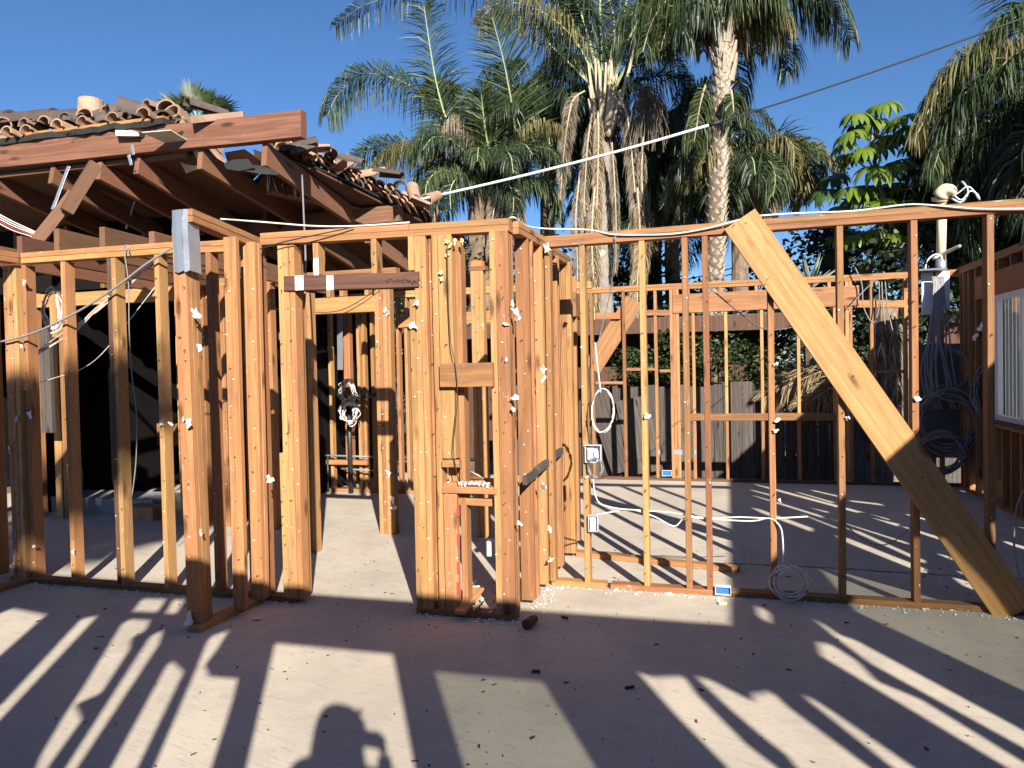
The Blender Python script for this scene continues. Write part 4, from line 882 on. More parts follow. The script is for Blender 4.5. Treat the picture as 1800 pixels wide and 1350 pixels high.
cable('cable', [PV(1082, 413, 5.05), PV(1075, 500, 5.3), PV(1062, 560, 5.4), PV(1042, 640, 5.45)], .004, M_wire, None, 'grey wire slanting down beside the first studs of the right wall', 'cable')
def coil(name, c, rx, rz, n, r, mat, label, jit=.12, tilt=0.0, cat='cable coil', group=None, ny=.02):
    pts = []; ph = random.uniform(0, 6); kx, kz = rx, rz
    for i in range(n*14):
        a = ph+2*math.pi*i/14
        if i % 14 == 0: kx = rx*random.uniform(1-jit, 1+jit*.3); kz = rz*random.uniform(1-jit, 1+jit*.3); cx = random.uniform(-.03, .03)*rx
        pts.append(Vector((c.x+kx*math.cos(a)+cx, c.y+random.uniform(-ny, ny), c.z+kz*math.sin(a)+kx*math.cos(a)*tilt)))
    vs, fs = tube(pts, r, 5, smooth=1)
    return tag(link(name, mesh(name, vs, fs, True), mat), label, cat, group)
coil('cable_coil', PV(1059, 722, 5.0), .075, .145, 3, .005, M_cable, 'white cable coil hung beside the first studs of the right wall', tilt=.1)
cable('cable', [PV(1046, 602, 5.0), PV(1050, 640, 5.0), PV(1056, 690, 5.0)], .0055, M_cable, None, 'white cable tail hanging down to the white coil by the first studs', 'cable')
coil('cable_coil', PV(1389, 1024, 5.03), .118, .105, 9, .004, M_cable, 'loose white cable coil resting on the floor by the right wall', .34)
coil('cable_coil', PV(1046, 822, 5.05), .05, .075, 3, .004, M_wire, 'small tangle of grey wire under the square metal box', .3)
coil('cable_coil', PV(1669, 650, 9.7), .22, .24, 7, .008, M_wire, 'uppermost and smallest grey coil hanging below the electrical mast', .2)
coil('cable_coil', PV(1664, 742, 9.6), .33, .36, 14, .009, M_wire, 'biggest grey coil, hanging in the middle below the electrical mast', .3, ny=.07)
coil('cable_coil', PV(1655, 795, 9.55), .26, .24, 12, .009, M_wire, 'lowest grey coil below the electrical mast, almost on the floor', .25, ny=.07)
coil('cable_coil', PV(1733, 690, 9.3), .13, .36, 9, .008, M_wire, 'tall narrow grey coil hanging between mast and white window', .5, ny=.05)
coil('cable_coil', PV(611, 690, 8.25), .11, .15, 9, .006, M_cable, 'upper white cable coil on the plumbing wall', .45, ny=.06)
coil('cable_coil', PV(614, 725, 8.2), .11, .16, 8, .006, M_cable, 'lower white cable coil on the plumbing wall, beside the black pipe', .45, ny=.06)
coil('cable_coil', PV(92, 545, 4.7), .10, .17, 4, .006, M_cable, 'white cable coil hanging behind the left corner studs', .3)
# electrical service at the far right corner
mt = empty('electrical_mast', 'cream electrical mast with a hooded weatherhead rising over the far right corner', 'mast', PV(1655, 490, 9.95))
def inpar(par, g, nm, mat, smooth=True): vs, fs = g; return link(nm, mesh(nm, [Vector(v)-par.location for v in vs], fs, smooth), mat, par)
inpar(mt, tube([PV(1654, 455, 9.95), PV(1656, 352, 9.95)], .052, 10, smooth=0), 'conduit', M_cream)
inpar(mt, tube([PV(1654, 480, 9.95), PV(1654, 456, 9.95)], .058, 10, smooth=0), 'collar', M_galv)
def hood(t): return .06+.055*math.sin(math.pi*min(1, t*1.1))
inpar(mt, tube([PV(1652, 354, 9.95), PV(1654, 345, 9.93), PV(1662, 336, 9.9), PV(1672, 335, 9.85), PV(1680, 340, 9.8)], lambda t: .07+.05*math.sin(2.6*t+.3)-.06*t, 10, smooth=2), 'weatherhead', M_cream)
for k, p_ in enumerate(([(1676, 342), (1690, 352), (1705, 336), (1718, 342), (1722, 352)], [(1674, 345), (1686, 338), (1700, 328), (1712, 336), (1720, 350)], [(1672, 348), (1688, 356), (1700, 345), (1700, 330), (1690, 318)])):
    inpar(mt, tube([PV(x, y, 9.7) for x, y in p_], .011, 6), 'service_wire', M_galv)
inpar(mt, tube([PV(1625, 480, 9.9), PV(1630, 458, 9.9), PV(1645, 447, 9.9), PV(1656, 455, 9.9), PV(1658, 490, 9.9)], .010, 6), 'service_wire', M_cable)
inpar(mt, tube([PV(1640, 455, 9.9), PV(1660, 445, 9.9), PV(1688, 432, 9.7)], .02, 6), 'service_wire', M_galv)
c0_ = PV(1642, 605, 10.1)
ep = empty('electrical_cabinet', 'dark grey electrical cabinet behind the hanging coils at the far right', 'cabinet', c0_)
inpar(ep, boxg(c0_.x-.22, c0_.x+.26, 9.98, 10.12, .35, c0_.z), 'cabinet_body', M_grey, False)
inpar(ep, boxg(c0_.x-.20, c0_.x+.24, 9.965, 9.978, .37, c0_.z-.03), 'cabinet_door', M_grey, False)
t0 = PV(1642, 477, 9.85); tray = empty('roof_flashing', 'flat grey metal flashing where the mast passes the far top plate', 'flashing', t0)
inpar(tray, boxg(t0.x-.19, t0.x+.1, 9.7, 10.0, t0.z-.0, t0.z+.02), 'metal_sheet', M_grey, False)
inpar(tray, boxg(t0.x-.12, t0.x+.0, 9.9, 9.93, t0.z-.5, t0.z-.005), 'paper_strip', M_vinyl, False)
inpar(tray, boxg(t0.x+.03, t0.x+.17, 9.88, 9.91, t0.z-.45, t0.z-.005), 'paper_strip', M_vinyl, False)
for k in range(16):
    x = random.uniform(1630, 1658); x2 = x+random.uniform(-26, 22); 
    cable('cable', [PV(x, 486, 9.8), PV(x+random.uniform(-8, 6), 530, 9.75), PV((x+x2)/2+random.uniform(-10, 10), 585, 9.7), PV(x2+random.uniform(-6, 6), 650+random.uniform(-10, 25), 9.65), PV(x2+12, 720, 9.65)], .009, M_wire, None, 'grey cable in the bundle hanging from the mast corner', 'cable', 'cables hanging from the mast corner')
for p_ in ([(1503, 470), (1515, 500), (1518, 540), (1535, 568), (1545, 540), (1545, 495)], [(1550, 495), (1552, 540), (1556, 570)], [(1556, 495), (1560, 540), (1570, 585)], [(1490, 545), (1510, 520), (1540, 490)]):
    cable('cable', [PV(x, y, 9.9) for x, y in p_], .007, M_wire, None, 'thin grey cable dangling from the far top plate beside the window header', 'cable', 'thin cables dangling from the far top plate')
# overhead service line
A, B = PV(640, 372, 9.5), PV(1980, -35, 9.5)
def online(t): p = A.lerp(B, t); p.z -= .10*math.sin(math.pi*t)*2.2; return p
ol = empty('overhead_line', 'overhead service line crossing the sky, white sleeve at the left, black at the right', 'cable', A)
tS = .525
inpar(ol, tube([online(t*tS/8) for t in range(9)], .018, 8), 'white_sleeve', M_vinyl)
inpar(ol, tube([online(tS+(1-tS)*t/8) for t in range(9)], .011, 8), 'black_wire', M_black)
inpar(ol, tube([online(tS-.004), online(tS+.012)], .024, 8, smooth=0), 'coupling', M_black)
inpar(ol, tube([online(tS-.47), online(tS-.46)], .024, 8, smooth=0), 'coupling', M_black)
for yo in (0, 10):
    cable('overhead_wire', [PV(1120, 520-yo, 16), PV(1300, 478-yo, 16), PV(1500, 405-yo, 16), PV(1700, 325-yo, 16)], .012, M_black, None, 'thin black wire far behind, crossing low between the palm trunks', 'cable', 'thin far wires behind the palms')
# ------------------------------------------------------------------ fence and neighbour's eave
fn = empty('board_fence', 'weathered dark board fence behind the far wall, with a few sunlit patches', 'fence', (0, 11.6, -.2))
x = -3.6
while x < 4.9:
    w_ = random.uniform(.12, .15); zt_ = 1.22+.03*math.sin(x)+random.uniform(-.03, .03)
    member(fn, 'board', (x+w_/2, 11.6+random.uniform(-.008, .008), -.2), (x+w_/2+random.uniform(-.006, .006), 11.6, zt_), w_, .018, W['g'], cham=.001, seg=2); x += w_+random.uniform(.004, .012)
for z_ in (.1, .95): member(fn, 'fence_rail', (-3.6, 11.64, z_), (4.9, 11.64, z_), .09, .04, W['g'], hint=(0, 0, 1))
for x in (-2.5, -.1, 2.3, 4.6): member(fn, 'fence_post', (x, 11.7, -.2), (x, 11.7, 1.2), .09, .09, W['g'])
# leaning grey sheet
o = member(None, 'leaning_board', PZ(1075, 838, 0)+Vector((0, 1.2, -.1)), PV(1050, 690, 11.5), .35, .02, W['g'], hint=(1, 0, .0)); tag(o, 'weathered board leaning on the fence behind the first far studs', 'board')
o = member(None, 'leaning_board', PZ(1120, 840, 0)+Vector((0, 1.2, -.1)), PV(1110, 700, 11.5), .5, .02, W['g'], hint=(1, 0, .15)); tag(o, 'broad weathered board leaning on the fence, right of the narrower one', 'board')
o = member(None, 'leaning_board', PZ(1555, 852, 0)+Vector((0, .9, -.1)), PV(1545, 690, 11.3), .5, .02, W['g'], hint=(1, 0, .1)); tag(o, 'pale weathered board standing behind the diagonal board near the dry thatch', 'board')
ng = empty('neighbour_shed', 'dark low shed roof edge behind the fence, grey fascia above the leaves', 'shed', (-1, 13, 0))
for c_, nm, mt_ in (((-6, 1.0, 12.6, 12.66, 2.05, 2.30), 'fascia', W['d']), ((-6, 1.0, 12.66, 15.5, 2.26, 2.31), 'roof_sheet', M_grey), ((-5.6, .8, 13.6, 13.7, -.2, 2.2), 'shed_wall', W['d']), ((3.0, 8.0, 13.0, 13.1, -.2, 2.3), 'shed_wall', W['d']), ((-3.5, -2.6, 12.45, 12.55, -.2, 2.0), 'stucco_pier', M_stucco)):
    V, F = boxg(*c_); link(nm, mesh(nm, [Vector(v)-ng.location for v in V], F), mt_, ng)
# ------------------------------------------------------------------ leaves
rnd = random.Random(5)
def frond(par, pts, L=.55, n=62, droop=.5, mat=None, rm=None, N0=(0, 1, 0), r0=.028, name='frond', t0=.14, w=.0118, jit=.26, fwd=.55, tipf=.35):
    L *= 1.42 if name == 'frond' else 1.0; n = int(n*1.9)
    pts = [Vector(p) for p in pts]
    # resample by Catmull-Rom
    out = []
    for i in range(len(pts)-1):
        a = pts[max(i-1, 0)]; b = pts[i]; c = pts[i+1]; d = pts[min(i+2, len(pts)-1)]
        for s in range(8):
            t = s/8; out.append(.5*((2*b)+(-a+c)*t+(2*a-5*b+4*c-d)*t*t+(-a+3*b-3*c+d)*t**3))
    out.append(pts[-1]); M = len(out)-1
    tv, tf = tube(out, lambda t: r0*(1-.85*t)+.002, 5, smooth=0)
    nt_ = len(tf); vs = list(tv); fs = list(tf); N0 = Vector(N0)
    for i in range(n):
        t = t0+(1-t0)*(i+rnd.random()*.6)/n; k = min(M-1, int(t*M)); f = t*M-k
        p = out[k].lerp(out[k+1], f); T = (out[k+1]-out[k]).normalized()
        S = T.cross(N0); S = S.normalized() if S.length > .1 else Vector((1, 0, 0))
        Nn = S.cross(T).normalized()
        q = (t-t0)/(1-t0); ll = L*(math.sin(math.pi*(.12+.80*q))**.6)*(1-.25*q)*rnd.uniform(.8, 1.1)
        if rnd.random() < .05: continue
        for s in (-1, 1):
            d = (S*s+T*(fwd+.5*q)+Nn*rnd.uniform(-jit*1.6, jit*2.4)+Vector([rnd.uniform(-jit, jit) for _ in range(3)])*.6).normalized()
            d2 = (d*(1-droop)+Vector((0, 0, -1))*droop*1.2+Vector([rnd.uniform(-.12, .12) for _ in range(3)])).normalized()
            d3 = (d2*(1-droop*.6)+Vector((0, 0, -1))*droop*.8).normalized()
            wv = d.cross(Vector([rnd.uniform(-1, 1) for _ in range(3)])).normalized()*w*rnd.uniform(.7, 1.15)
            a = p; b1 = p+d*ll*.35; b2 = b1+d2*ll*.35; b3 = b2+d3*ll*.3*rnd.uniform(.8, 1.3)
            o0 = len(vs); vs += [a-wv*.5, a+wv*.5, b1-wv, b1+wv, b2-wv*.75, b2+wv*.75, b3]
            fs += [(o0, o0+1, o0+3, o0+2), (o0+2, o0+3, o0+5, o0+4), (o0+4, o0+5, o0+6)]
    loc = par.location
    me = mesh(name, [v-loc for v in vs], fs); me.materials.append(rm or M_petg); me.materials.append(mat or M_pg)
    me.polygons.foreach_set('material_index', [0]*nt_+[1]*(len(fs)-nt_))
    return link(name, me, None, par)
def rand_frond(par, c, az, el, RL, **k):
    h = Vector((math.cos(az), math.sin(az), 0)); p = Vector(c); pts = [p.copy()]; e = el; seg = 6
    for i in range(seg):
        e2 = e-(k.get('bend', 1.7))*(i/seg)**1.2*.55
        p = p+(h*math.cos(e2)+Vector((0, 0, math.sin(e2))))*(RL/seg); pts.append(p.copy()); e = e2
    k.pop('bend', None)
    return frond(par, pts, N0=(-h.x*.0, -h.y*.0, 1) if abs(el) < 1.1 else (-h.x, -h.y, .3), **k)
def trunk(par, p0, p1, r0, r1, mat, seg=40, sides=16, mode='ring', nm='trunk'):
    vs = []; fs = []; p0 = Vector(p0); p1 = Vector(p1); L = (p1-p0).length
    for i in range(seg+1):
        t = i/seg; c = p0.lerp(p1, t)+Vector((.02*math.sin(t*7), .02*math.cos(t*5), 0)); r = r0+(r1-r0)*t
        for k in range(sides):
            a = 2*math.pi*k/sides
            if mode == 'ring': q = r*(1+.045*math.sin(t*L*38)+rnd.uniform(-.02, .02))
            elif mode == 'diamond':
                u_ = k/sides*6+i*.5; q = r*(1+.10*(1-2*abs((u_ % 1)-.5))*(.4+.6*((i % 2)))+rnd.uniform(-.02, .03))
            else: q = r*(1+rnd.uniform(-.12, .16))
            vs.append(c+Vector((q*math.cos(a), q*math.sin(a), 0))-par.location)
    for i in range(seg):
        for k in range(sides): fs.append((i*sides+k, i*sides+(k+1) % sides, (i+1)*sides+(k+1) % sides, (i+1)*sides+k))
    return link(nm, mesh(nm, vs, fs, mode == 'ring'), mat, par)
def boots(par, c, r, h, n, mat, nm='leaf_base', L=.35, out=.35):
    parts = []
    for i in range(n):
        a = i*2.4+rnd.uniform(-.3, .3); z = h*i/n; d = Vector((math.cos(a), math.sin(a), 0))
        b = Vector(c)+d*r*.85+Vector((0, 0, z)); e = b+d*out*rnd.uniform(.25, .6)+Vector((0, 0, L*rnd.uniform(.6, 1.1)))
        parts.append(tube([b-Vector((0, 0, .1)), b.lerp(e, .5)+d*.02, e], lambda t: .06*(1-.7*t), 5, smooth=0))
    V, F = join(parts); o = link(nm, mesh(nm, [v-par.location for v in V], F), mat, par); return o
def P15(x, y, v=15): return PV(x, y, v)
# -- tall palm in the middle, dead fronds hanging down its trunk
c1 = P15(1058, 225); g1 = Vector((c1.x-.05, 15, -.2))
q1 = empty('palm_tree', 'tallest palm in the middle, grey ringed trunk hung with long dead fronds', 'palm tree', g1)
trunk(q1, g1, c1-Vector((0, 0, .1)), .22, .175, M_trunk, 70, 18, 'ring')
boots(q1, c1+Vector((0, 0, -.2)), .13, .9, 16, M_pet, L=.8, out=.30)
boots(q1, c1+Vector((0, 0, -.5)), .15, .6, 12, M_boot, L=.25, out=.2)
for pts, kw in (
    ([(1050, 160), (1020, 60), (960, -10), (860, -30), (740, -20), (640, 10), (590, 45)], dict(L=.75, droop=.75, mat=M_pd, n=110)),
    ([(1052, 150), (1010, 70), (950, 20), (880, 5), (840, 40)], dict(L=.7, droop=.7, mat=M_py, n=80)),
    ([(1055, 150), (1030, 50), (1000, -20), (940, -60), (820, -60), (720, -30)], dict(L=.8, droop=.7, mat=M_pg, n=100)),
    ([(1060, 150), (1055, 40), (1050, -60), (1000, -160)], dict(L=.8, droop=.3, mat=M_pg)),
    ([(1070, 150), (1090, 60), (1110, -30), (1150, -120)], dict(L=.8, droop=.3, mat=M_pg)),
    ([(1078, 160), (1120, 85), (1170, 50), (1230, 40), (1270, 70)], dict(L=.6, droop=.55, mat=M_py, n=70)),
    ([(1075, 150), (1120, 40), (1180, -20), (1260, -20), (1330, 20)], dict(L=.7, droop=.6, mat=M_pg, n=80)),
    ([(1070, 140), (1110, 60), (1145, 25), (1190, 10), (1210, 30)], dict(L=.55, droop=.35, mat=M_pd, n=80)),
    ([(1040, 150), (1000, 110), (960, 70), (930, 30), (880, 30)], dict(L=.6, droop=.6, mat=M_pd, n=70)),
    ([(1045, 160), (1000, 90), (985, 40), (1000, 0)], dict(L=.6, droop=.6, mat=M_pd, n=70)),
    ([(1060, 150), (1040, 60), (1020, 10), (990, -40)], dict(L=.7, droop=.6, mat=M_pd, n=70)),
    ([(1065, 150), (1080, 40), (1060, -40), (1080, -100)], dict(L=.7, droop=.6, mat=M_pd, n=70))):
    v_ = 15+rnd.uniform(-.6, .6); i_ = rnd.randint(0, 2)
    frond(q1, [P15(x, y, 15+(v_-15)*i/3) for i, (x, y) in enumerate(pts)], rm=M_petg if i_ % 3 else M_pet, r0=.030, N0=(.1, .6, .8) if kw['droop'] > .5 else (0, 1, 0), **kw)
for k, (xa, ya, xb, yb) in enumerate(((1062, 235, 1085, 130), (1068, 240, 1105, 120), (1055, 235, 1052, 110), (1048, 240, 1035, 150), (1070, 235, 1120, 60), (1066, 230, 1075, 60))):
    vs, fs = tube([P15(xa, ya, 14.8), P15((xa+xb)/2+3, (ya+yb)/2+6, 14.7), P15(xb, yb, 14.75)], lambda t: .075*(1-.85*t), 6)
    link('leaf_sheath', mesh('leaf_sheath', [v-q1.location for v in vs], fs, True), M_pet, q1)
for pts, L_, mt_, n_ in (([(1050, 195), (1052, 230), (1050, 330), (1047, 450), (1050, 530)], .40, M_straw, 130), ([(1028, 160), (1008, 175), (998, 215), (990, 280), (985, 350)], .5, M_straw2, 90), ([(1085, 160), (1102, 205), (1112, 290), (1118, 390), (1112, 520)], .5, M_straw2, 120), ([(1040, 200), (1032, 260), (1028, 330), (1020, 430)], .35, M_straw2, 60), ([(1075, 250), (1080, 320), (1083, 400), (1082, 480)], .28, M_straw2, 70), ([(1030, 250), (1026, 320), (1030, 420), (1032, 520)], .35, M_straw, 80), ([(1130, 240), (1128, 320), (1135, 420), (1130, 520)], .4, M_straw2, 80), ([(1020, 300), (1012, 380), (1015, 470), (1012, 560)], .35, M_straw2, 80), ([(1045, 330), (1040, 420), (1045, 540), (1040, 660)], .5, M_straw, 110), ([(1120, 330), (1125, 420), (1120, 520), (1128, 650)], .5, M_straw, 100)):
    n_ = int(n_*1.8)
    frond(q1, [P15(x, y, 14.55+rnd.uniform(-.15, .1)) for x, y in pts], L=L_, n=n_, droop=.62, mat=mt_, rm=M_pet, r0=.02, N0=(0, 1, 0), name='dead_frond', t0=.12, w=.0075, fwd=1.1, jit=.3)
pcs = []
for i in range(150):                             # flower brush
    a = P15(1125, 150, 14.6); e = P15(rnd.uniform(1105, 1180), rnd.uniform(190, 270), 14.5+rnd.uniform(-.3, .3)); m_ = a.lerp(e, .5)+Vector((rnd.uniform(0, .2), 0, rnd.uniform(.0, .22)))
    pcs.append(tube([a, m_, e], .006, 3, smooth=1))
V, F = join(pcs); link('flower_stalk', mesh('flower_stalk', [v-q1.location for v in V], F), M_straw2, q1)
# -- palm with the diamond scarred trunk
c2 = P15(1272, 60, 13.2); g2 = Vector((P15(1243, 480, 13.2).x-.05, 13.2, -.2))
q2 = empty('palm_tree', 'palm right of the tallest one, its trunk patterned with pale diamond leaf scars', 'palm tree', g2)
trunk(q2, g2, c2, .17, .14, M_boot, 84, 12, 'ring')
pcs = []
for i in range(330):
    zt_ = i/330; a = i*2.39996; c = g2.lerp(c2, .33+.67*zt_); r = .165-.02*zt_; d = Vector((math.cos(a), math.sin(a), 0)); s = d.cross(Vector((0, 0, 1)))
    b = c+d*r; hh = .085; ww = .085
    vs = [b+Vector((0, 0, -hh))-d*.01, b+s*ww*.8+d*-.015, b+Vector((0, 0, hh))+d*.055, b-s*ww*.8+d*-.015, b+d*.012]
    pcs.append((vs, [(0, 1, 4), (1, 2, 4), (2, 3, 4), (3, 0, 4)]))
V, F = join(pcs); tag(link('leaf_scar', mesh('leaf_scar', [v-q2.location for v in V], F), M_scar, q2), kind='stuff')
boots(q2, c2+Vector((0, 0, -.7)), .13, 1.0, 16, M_pet, L=.35, out=.2)
for pts, kw in (
    ([(1270, 60), (1320, -20), (1390, -50), (1450, -15), (1495, 70)], dict(L=.75, droop=.72, mat=M_pg, n=100)),
    ([(1268, 60), (1300, -10), (1370, -20), (1430, 0), (1460, 30)], dict(L=.8, droop=.75, mat=M_pd, n=90)),
    ([(1268, 60), (1240, 10), (1190, -10), (1150, 30), (1130, 90)], dict(L=.7, droop=.7, mat=M_pg, n=80)),
    ([(1265, 60), (1225, 30), (1180, 40), (1160, 90)], dict(L=.6, droop=.7, mat=M_pg, n=70)),
    ([(1272, 60), (1310, 20), (1350, 20), (1385, 50)], dict(L=.7, droop=.75, mat=M_py, n=80)),
    ([(1270, 60), (1290, 10), (1320, -10), (1370, 0)], dict(L=.8, droop=.75, mat=M_pg, n=80)),
    ([(1262, 70), (1245, 40), (1215, 30), (1200, 60)], dict(L=.7, droop=.8, mat=M_pd, n=70)),
    ([(1270, 60), (1275, -20), (1250, -90), (1200, -130)], dict(L=.7, droop=.6, mat=M_pg, n=70)),
    ([(1275, 50), (1320, 0), (1300, -60), (1380, -100)], dict(L=.8, droop=.6, mat=M_pg, n=70)),
    ([(1268, 70), (1262, 30), (1240, 40), (1236, 90)], dict(L=.5, droop=.85, mat=M_straw2, n=70)),
    ([(1275, 70), (1285, 40), (1300, 55), (1303, 90)], dict(L=.4, droop=.85, mat=M_straw2, n=60))):
    k_ = rnd.uniform(-.5, .5); frond(q2, [P15(x, y, 13.2+k_*i/3) for i, (x, y) in enumerate(pts)], rm=M_pet, r0=.035, N0=(.1, .5, .9), **kw)
for (x, y, xb, yb) in ((1240, 150, 1225, 215), (1285, 160, 1290, 200), (1232, 190, 1220, 250)):
    frond(q2, [P15(x, y, 13.0), P15((x+xb)/2, (y+yb)/2-6, 12.9), P15(xb, yb, 12.9)], L=.45, n=40, droop=.75, mat=M_pg, rm=M_pet, r0=.02)
# -- left palm with arching fronds
c3 = P15(855, 350, 14.5); g3 = Vector((P15(845, 470, 14.5).x, 14.5, -.2))
q3 = empty('palm_tree', 'low palm at the left with arching green fronds and a dark shaggy trunk', 'palm tree', g3)
trunk(q3, g3, c3, .30, .36, M_boot, 40, 14, 'rough'); boots(q3, c3-Vector((0, 0, .9)), .30, 1.1, 34, M_boot, L=.3, out=.2)
for pts, kw in (
    ([(850, 335), (800, 250), (768, 150), (745, 10)], dict(L=.75, droop=.28, mat=M_pg, n=90, N0=(0, 1, 0))),
    ([(845, 340), (790, 220), (720, 150), (640, 130), (595, 165), (575, 205)], dict(L=.8, droop=.72, mat=M_pg, n=110)),
    ([(845, 345), (780, 285), (700, 255), (640, 270), (605, 330)], dict(L=.75, droop=.65, mat=M_pg, n=100)),
    ([(845, 345), (790, 290), (730, 265), (690, 268), (650, 300)], dict(L=.6, droop=.75, mat=M_py, n=90)),
    ([(858, 345), (862, 290), (852, 220), (846, 165)], dict(L=.6, droop=.15, mat=M_pg, n=80, N0=(0, 1, 0), dv=-.8)),
    ([(875, 340), (905, 250), (890, 130), (865, 30)], dict(L=.75, droop=.12, mat=M_pg, n=95, N0=(.2, 1, 0), dv=-.3)),
    ([(870, 345), (900, 270), (940, 222), (985, 225)], dict(L=.5, droop=.75, mat=M_py, n=70)),
    ([(850, 340), (820, 240), (790, 180), (770, 150), (745, 170)], dict(L=.7, droop=.6, mat=M_pg, n=80)),
    ([(850, 340), (830, 270), (800, 220), (780, 230)], dict(L=.6, droop=.75, mat=M_straw2, n=70)),
    ([(855, 340), (845, 240), (820, 180), (790, 150)], dict(L=.6, droop=.7, mat=M_pg, n=80)),
    ([(855, 340), (870, 250), (880, 200), (910, 190)], dict(L=.6, droop=.65, mat=M_pd, n=80)),
    ([(845, 345), (805, 300), (780, 300), (765, 330)], dict(L=.5, droop=.7, mat=M_py, n=60)),
    ([(850, 340), (820, 280), (790, 250), (750, 240), (720, 270)], dict(L=.65, droop=.7, mat=M_pg, n=90)),
    ([(855, 335), (840, 260), (860, 140), (920, 110)], dict(L=.6, droop=.6, mat=M_pd, n=80)),
    ([(855, 345), (880, 300), (900, 290), (915, 330)], dict(L=.5, droop=.7, mat=M_pd, n=60)),
    ([(855, 345), (845, 300), (815, 270), (770, 200)], dict(L=.6, droop=.4, mat=M_pd, n=60))):
    dv = kw.pop('dv', None); k_ = dv if dv is not None else rnd.uniform(-.7, .5)
    kw.setdefault('N0', (.1, .4, .9)); frond(q3, [P15(x, y, 14.5+k_*i/3) for i, (x, y) in enumerate(pts)], rm=M_petg, r0=.03, **kw)
for i in range(22): rand_frond(q3, c3, rnd.uniform(0, 6.28), rnd.uniform(.3, 1.2), rnd.uniform(1.6, 2.3), L=.5, n=60, droop=.6, mat=rnd.choice((M_pd, M_pg)), rm=M_petg, bend=1.6)
for i in range(7): rand_frond(q1, c1+Vector((0, .3, .6)), rnd.uniform(0, 3.14), rnd.uniform(.5, 1.4), rnd.uniform(2, 2.8), L=.7, n=70, droop=.6, mat=rnd.choice((M_pd, M_pg)), rm=M_petg, bend=1.4)
for i in range(10): rand_frond(q2, c2+Vector((0, .2, .2)), rnd.uniform(-.5, 3.6), rnd.uniform(.2, 1.3), rnd.uniform(1.8, 2.6), L=.7, n=70, droop=.7, mat=rnd.choice((M_pd, M_pg)), rm=M_petg, bend=1.5)
for pts in ([(868, 320), (868, 350), (866, 400), (860, 450)], [(885, 335), (905, 350), (915, 400), (925, 450)], [(785, 325), (768, 335), (762, 355), (765, 395)]):
    frond(q3, [P15(x, y, 13.9) for x, y in pts], L=.5, n=80, droop=.65, mat=M_straw2, rm=M_pet, name='dead_frond', w=.012, fwd=1.1)
# -- darker palms behind
def bgpalm(cx, cy, v, label, n, tr=True, L=2.3, mats=(M_pd, M_pd, M_pg), seed=1, lo=-.2, hi=1.35, az0=0, az1=6.283, rad=.16, trunk_x=None):
    c = P15(cx, cy, v); g = Vector((c.x if trunk_x is None else P15(trunk_x, 470, v).x, v, -.2)); q = empty('palm_tree', label, 'palm tree', g)
    trunk(q, g, c, rad*1.15, rad, M_boot, 30, 12, 'rough'); boots(q, c-Vector((0, 0, .5)), rad, .6, 14, M_boot, L=.25, out=.2)
    for i in range(n):
        rand_frond(q, c, az0+(az1-az0)*(i+rnd.random())/n, rnd.uniform(lo, hi), L*rnd.uniform(.75, 1.1), L=.62, n=64, droop=rnd.uniform(.4, .7), mat=rnd.choice(mats), rm=M_petg, bend=rnd.uniform(1.2, 2.0))
    return q
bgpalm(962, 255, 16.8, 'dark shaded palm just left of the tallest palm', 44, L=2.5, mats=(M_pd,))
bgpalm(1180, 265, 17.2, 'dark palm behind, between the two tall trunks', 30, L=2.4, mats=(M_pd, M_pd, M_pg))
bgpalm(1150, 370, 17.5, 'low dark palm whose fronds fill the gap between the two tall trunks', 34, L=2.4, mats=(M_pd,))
q5 = bgpalm(1300, 320, 14.3, 'low bushy palm just right of the diamond scarred trunk', 26, L=1.7, mats=(M_pg, M_pd, M_py), lo=.1, hi=1.2, rad=.13)
for pts, kw in (([(1300, 330), (1340, 270), (1390, 262), (1425, 330)], dict(L=.7, droop=.35, mat=M_pg, n=80)), ([(1300, 335), (1330, 290), (1370, 290), (1405, 345)], dict(L=.6, droop=.6, mat=M_pd, n=70)), ([(1298, 325), (1300, 270), (1330, 250), (1345, 300)], dict(L=.65, droop=.8, mat=M_pg, n=90)), ([(1296, 325), (1290, 280), (1275, 260), (1290, 330)], dict(L=.6, droop=.8, mat=M_pg, n=80)), ([(1300, 320), (1325, 325), (1345, 350), (1352, 380)], dict(L=.4, droop=.6, mat=M_straw, n=60))):
    frond(q5, [P15(x, y, 14.0) for x, y in pts], rm=M_petg, N0=(.1, .4, .9), **kw)
q6 = bgpalm(1880, 230, 12.0, 'big palm at the right edge, its fronds arching in from the side', 32, L=2.4, mats=(M_pd, M_pg, M_pd), lo=-.5, hi=1.2, rad=.2)
for pts, kw in (([(1880, 230), (1820, 110), (1740, 90), (1670, 130), (1610, 240)], dict(L=.65, droop=.6, mat=M_py, n=110)), ([(1880, 225), (1830, 60), (1790, 30), (1750, 60), (1700, 110)], dict(L=.6, droop=.5, mat=M_pg, n=90)), ([(1880, 230), (1810, 160), (1730, 160), (1670, 220), (1640, 300)], dict(L=.65, droop=.65, mat=M_pg, n=110)), ([(1880, 240), (1800, 210), (1740, 240), (1700, 320)], dict(L=.6, droop=.65, mat=M_pd, n=90)), ([(1880, 240), (1820, 250), (1780, 300), (1760, 380)], dict(L=.6, droop=.65, mat=M_pd, n=90)), ([(1880, 220), (1850, 100), (1800, 0), (1770, -60)], dict(L=.65, droop=.3, mat=M_pg, n=90)), ([(1880, 220), (1800, 120), (1720, 110), (1650, 170), (1620, 200)], dict(L=.6, droop=.6, mat=M_pd, n=100))):
    k_ = rnd.uniform(-.6, .4); frond(q6, [P15(x, y, 12+k_*i/3) for i, (x, y) in enumerate(pts)], rm=M_petg, N0=(.1, .4, .9), **kw)
